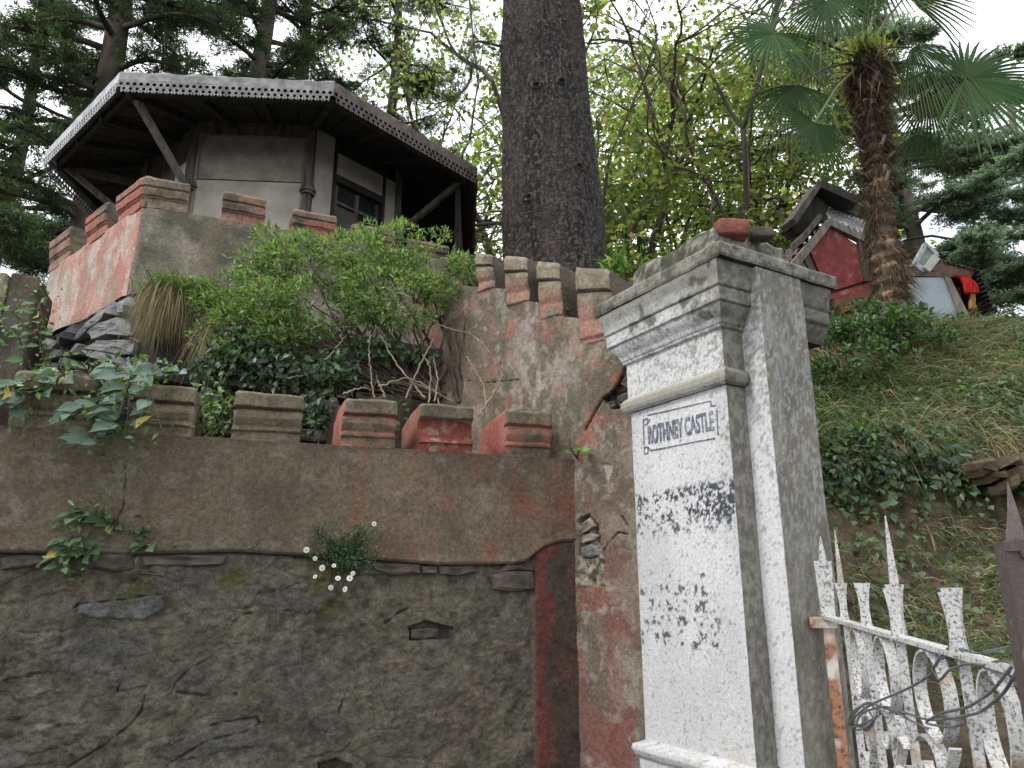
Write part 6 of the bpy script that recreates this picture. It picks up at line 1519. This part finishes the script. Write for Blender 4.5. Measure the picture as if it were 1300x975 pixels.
def broadtree(label, base, stems, seed, cols, wts, nclump, leaf=(.12, .21), spread=.55, xmax=99, lvl=5, per=21, r0=.20, flat=.30, zlow=1.0, trans='light_leaf'):
    rs = np.random.default_rng(seed); t_ = thing('broadleaf_tree', base, label, 'tree'); tk = Tubes(); tips = []
    def grow(p, d, L, r, k):
        m = 6; P = [np.array(p, float)]; dd = np.array(d, float)
        for i in range(m-1):
            dd = unit(dd+rs.normal(size=3)*.16+np.array((0, 0, .04 if k < 2 else -.02))); P.append(P[-1]+dd*L/(m-1))
        P = np.array(P); tk.add(P, np.linspace(r, r*.55, m), 7 if k == 0 else 4)
        if P[-1][0] > xmax: return
        if k >= lvl: tips.append(P[-1]); tips.append(P[3]); return
        nb = 3 if k < 4 else 2+int(rs.random() < .5)
        for q in range(nb):
            at_i = m-1 if q == 0 else rs.integers(2, m)
            nd = unit(dd+rs.normal(size=3)*spread+(0, 0, -.12 if k >= 2 else 0)); grow(P[at_i], nd, L*rs.uniform(.62, .82), r*.60*rs.uniform(.8, 1), k+1)
        if k >= 2: tips.append(P[-1])
    for (d, L) in stems: grow(np.array(base)+rs.normal(size=3)*(.15, .15, 0), unit(np.array(d, float)), L, r0, 0)
    tk.build('trunk', M['bark'], t_, colf=bark_col((.045, .038, .03), (.16, .135, .105), seed=seed))
    T = np.array(tips); T = T[(fbm(T[:, 0]*.9, T[:, 1]*.9, T[:, 2]*1.6, 2, seed) > .455)]; T = T[rs.random(len(T)) < min(1, 1.0)]
    n = len(T)*per; c = np.repeat(T, per, 0); off = rs.normal(size=(n, 3))*np.array((.34, .34, flat*.22))
    p = c+off; nrm = rs.normal(size=(n, 3))*.45+(0, 0, 1); d = unit(off+rs.normal(size=(n, 3))*.4+(0, 0, -.1))
    k_ = p[:, 1] > 12.2; p, d, nrm = p[k_], d[k_], nrm[k_]; n = len(p)
    leaves('crown', M[trans], t_, p, d, nrm, rs.uniform(*leaf, n), rs.uniform(.075, .13, n), mixcol(rs, cols, wts, n, .22), simple=True)
    return n
YG = [(.14, .18, .07), (.195, .235, .095), (.085, .12, .05), (.25, .265, .12)]
b = at(765, 330, 17.0); cnt += broadtree('spreading yellow green broadleaf tree right of the great trunk', (b[0], 17.0, 4.6),
    [((.1, 0, 1), 4.6), ((.45, .1, 1), 4.8), ((-.2, .1, 1), 4.6), ((.8, -.1, .9), 4.6), ((.25, -.2, 1), 5.6)], 601, YG, [3, 3, 2, 1], 3200, xmax=7.5)
b = at(610, 330, 18); cnt += broadtree('thin yellow green broadleaf tree left of the great trunk behind the hut', (b[0], 18.0, 4.6),
    [((-.1, 0, 1), 5.2), ((.3, .1, 1), 4.4), ((-.25, -.1, 1), 4.4)], 602, YG, [3, 3, 2, 1], 2200)
b = at(890, 400, 21.0); cnt += broadtree('sprawling broadleaf tree between the gate pillar and the palm', (b[0], 21.0, 4.8),
    [((.2, 0, 1), 4.6), ((.6, .1, .9), 4.2), ((-.4, .1, .9), 4.6), ((-.1, -.2, 1), 5.6), ((.3, .3, 1), 5.2)], 603, YG, [2, 3, 3, 1], 2600, xmax=9.0)

# ---------------- fan palm
def palm():
    Y = 7.6; rs = np.random.default_rng(700)
    cen = [at(x, y, Y) for x, y in ((1132, 425), (1130, 385), (1125, 330), (1116, 265), (1110, 205), (1104, 150), (1099, 100), (1098, 70))]; rad = [.18, .17, .15, .13, .12, .13, .15, .11]
    t_ = thing('fan_palm', cen[0], 'shaggy fan palm with brown fibrous trunk on top of the grassy bank', 'palm')
    P = np.array(cen); t = np.linspace(0, 1, len(P)); tt = np.linspace(0, 1, 150); P = np.stack([np.interp(tt, t, P[:, i]) for i in range(3)], 1); rr = np.interp(tt, t, rad)
    for _ in range(8): P[1:-1] = (P[:-2]+2*P[1:-1]+P[2:])/4
    V, Fc = tube_arr(P, rr, 48); x, y, z = V.T; ctr = np.repeat(P, 48, 0); nrm = unit(V-ctr)
    rings = np.abs(((z*6.5+.8*fbm(x*5, y*5, z*2, 2, 701)) % 1)-.5)*2
    V = V+nrm*(.05*(rings-.5)+.05*(fbm(x*9, y*9, z*9, 4, 702)-.5))[:, None]
    C = lerp((.06, .042, .030), (.18, .125, .085), fbm(x*14, y*14, z*14, 4, 703)); C = lerp(C, (.42, .28, .18), .85*sst(.60, .68, fbm(x*9, y*9, z*6, 4, 704)))
    obj('trunk', V, Fc, M['bark'], t_, C, True)
    n = 9500; i = rs.integers(0, 150, n); i = np.where((rs.random(n) < .35), 80+rs.integers(0, 60, n), i); a = rs.uniform(0, 2*pi, n); u = np.stack((np.cos(a), np.sin(a), 0*a), 1)
    zz = P[i][:, 2]; ring = sst(.35, .65, fbm(zz*3, a*.5, 0, 2, 706)); p = P[i]+u*(rr[i]*.95)[:, None]
    cols = mixcol(rs, [(.075, .052, .038), (.13, .092, .065), (.22, .16, .11), (.035, .026, .020)], [4, 4, 1.6, 2], n)
    blades('trunk_fibre', M['grass'], t_, p, u*.9+rs.normal(size=(n, 3))*.45+(0, 0, -.3), rs.uniform(.06, .19, n)*(.45+.9*ring), .010, cols, droop=rs.uniform(.5, 1.2, n), segs=3, rs=rs)
    # cut leaf stalk bases
    for k in range(60):
        j = int(rs.uniform(60, 146)); a = rs.uniform(0, 2*pi); u1 = np.array((cos(a), sin(a), 0)); q = P[j]+u1*rr[j]*.9
        m = MB(); m.bar(q, q+u1*rs.uniform(.06, .14)+np.array((0, 0, rs.uniform(.02, .16))), rs.uniform(.03, .05), .014); m.build('stalk_stub', M['pale_twig'] if k % 3 else M['twig'], t_)
    crown = P[-6]
    # (hub x, hub y, depth offset, axis angle in degrees measured anticlockwise from right, half spread, radius m, tilt, sag)
    fans = [(1226, 100, -.5, -8, 122, 1.22, .25, .16), (982, 42, -.3, 215, 145, .84, .3, .25), (1034, 156, -.6, 262, 112, .76, .35, .12), (1012, 108, -.1, 238, 80, .9, .6, .5), (1050, 0, -.5, 255, 120, .78, .3, .35),
            (1150, -5, -.2, 60, 110, .95, .4, .3), (1180, 128, .3, 300, 105, .72, .5, .3), (1000, -15, .2, 130, 110, 1.0, .3, .3), (1120, -25, .4, 90, 120, 1.0, .3, .2), (1158, 60, -.4, 300, 65, .72, .9, .8), (1035, 70, .4, 215, 80, .7, .4, .5), (1105, -40, -.6, 265, 100, .8, .6, .5), (1165, 170, .5, 265, 60, .65, .3, .3)]
    for k, (hx, hy, dy, ang, half, rad_, tilt, sag) in enumerate(fans):
        h = at(hx, hy, Y+dy); f = MB(); a0 = radians(ang); nb = 38
        # leaf plane: spanned by e1 (axis) and e2, leaning in depth by tilt
        e1 = unit(np.array((cos(a0), -tilt*.5, sin(a0)))); pn = unit(np.array((tilt*.6*rs.normal(), -1, .35))); e2 = unit(np.cross(pn, e1)); pn = unit(np.cross(e1, e2))
        Vb, Fb = [], []
        for b in range(nb):
            th = radians(half)*(2*(b+.5)/nb-1); dth = radians(half)/nb
            L = rad_*(1-.22*abs(th)/pi)*(1+.05*rs.normal()); d = e1*cos(th)+e2*sin(th)
            rows = []; segs = 9; fold = .35
            for s in range(segs+1):
                q = s/segs; r_ = L*(q*.98+.02); wid = r_*tan(dth)*1.0 if q < .40 else L*.40*tan(dth)*(1-((q-.40)/.60)**1.6)
                c = h+d*r_+np.array((0, 0, -1))*sag*L*q**2.4*(1+.3*rs.random()*q)+pn*(.0)
                sd = -e1*sin(th)+e2*cos(th); rows += [c+sd*wid-pn*wid*fold*.0, c+pn*wid*.55, c-sd*wid]
            base = len(Vb); Vb += rows
            for s in range(segs):
                for g in (0, 1): Fb.append((base+s*3+g, base+s*3+g+1, base+(s+1)*3+g+1, base+(s+1)*3+g))
        Vb = np.array(Vb); c0_ = np.array((.030, .066, .022)) if k not in (0, 1) else np.array((.040, .086, .030)); cc = np.tile(c0_, (len(Vb), 1))
        rn = np.linalg.norm(Vb-h, axis=1)/rad_; cc = cc*(1+.15*rs.normal(size=(nb, 1)).repeat(30, 0)); cc = lerp(cc, (.20, .19, .09), sst(.93, 1.02, rn)*.5)
        o = obj('fan_leaf', Vb, Fb, M['palm'], t_, np.clip(cc, .005, 1))
        st = wire([crown, (crown*.45+h*.55)+np.array((0, 0, .10)), h]); m = MB(); m.tube(st, np.linspace(.022, .010, len(st)), 6)
        m.build('leaf_stalk', mat_stalk, o)
    # pale new growth at the crown
    n = 130; blades('new_growth', M['grass'], t_, crown+rs.normal(size=(n, 3))*(.12, .08, .03)+np.array((0, -.1, .05)), rs.normal(size=(n, 3))*.5+(0, 0, 1), rs.uniform(.15, .32, n), .05, mixcol(rs, [(.42, .45, .10), (.3, .36, .1)], [1, 1], n), droop=.3, segs=4, rs=rs)
    n = 150; blades('dead_leaf_strips', M['grass'], t_, crown+rs.normal(size=(n, 3))*(.16, .16, .15)-np.array((0, 0, .15)), rs.normal(size=(n, 3))*(1, 1, .5)+(0, -.2, 0), rs.uniform(.3, .75, n), .016, mixcol(rs, [(.16, .11, .07), (.30, .23, .15), (.06, .06, .035)], [2, 1, 2], n), droop=.9, segs=6, rs=rs)
mat_stalk = mat_proc('green_leaf_stalk', (.06, .10, .04), (.12, .17, .07), scale=6, rough=.5, bump=.1)
palm()
# low leafy scrub at the foot of the palm
rs = np.random.default_rng(90)
scr = thing('creeper_mound', at(1110, 420, 7.3), 'mound of leafy creeper round the foot of the palm', 'creeper')
cl3 = [(1128, 415, 7.2, .42, .20, .4), (1075, 422, 7.1, .4, .16, .3), (1190, 428, 7.5, .34, .07, .3), (1050, 405, 7.4, .2, .16, .2), (1115, 450, 6.8, .4, .14, .2), (1060, 470, 6.8, .3, .15, .2), (1165, 405, 7.4, .16, .12, .2), (1095, 395, 7.3, .2, .13, .2)]
n = 6500; p, u = clump_pts(rs, cl3, n, .1); k_ = fbm(p[:, 0]*7, p[:, 1]*7, p[:, 2]*7, 3, 95) > .47; p, u = p[k_], u[k_]; n = len(p)
leaves('foliage', M['leaf'], scr, p, u*.5+rs.normal(size=(n, 3))*.6+(0, 0, .2), rs.normal(size=(n, 3))*.5+(0, -.4, .8), rs.uniform(.04, .08, n), rs.uniform(.025, .05, n), mixcol(rs, [(.07, .13, .05), (.12, .19, .07), (.045, .085, .04)], [2, 1.4, 2], n))
print('needles/leaves', cnt)
tri = sum(len(o.data.polygons)*2 for o in bpy.data.objects if o.type == 'MESH'); print('approx triangles', tri)

# ================================================================ groups and small stuff
GROUPS = {'conifer': 'conifers standing behind the walls', 'broadleaf_tree': 'yellow green broadleaf trees behind the walls', 'hanging_cloth': 'cloths hanging in the lean-to doorway',
          'grass_tussock': 'tussocks of hanging grass', 'wall_plant': 'small plants rooted in the wall seam', 'broadleaf_plant': 'broad leaved plants at the left', 'gap_plant': 'sprigs growing in gaps between merlons', 'rubble_footing': 'rubble footings under the turret parapet'}
for o in list(bpy.data.objects):
    st = o.name.split('.')[0]
    if o.parent is None and st in GROUPS: o['group'] = GROUPS[st]
    if o.parent is not None and st in ('stems', 'small_leaves', 'branches', 'trunk_fibre', 'dead_leaf_strips', 'new_growth'): o['kind'] = 'stuff'
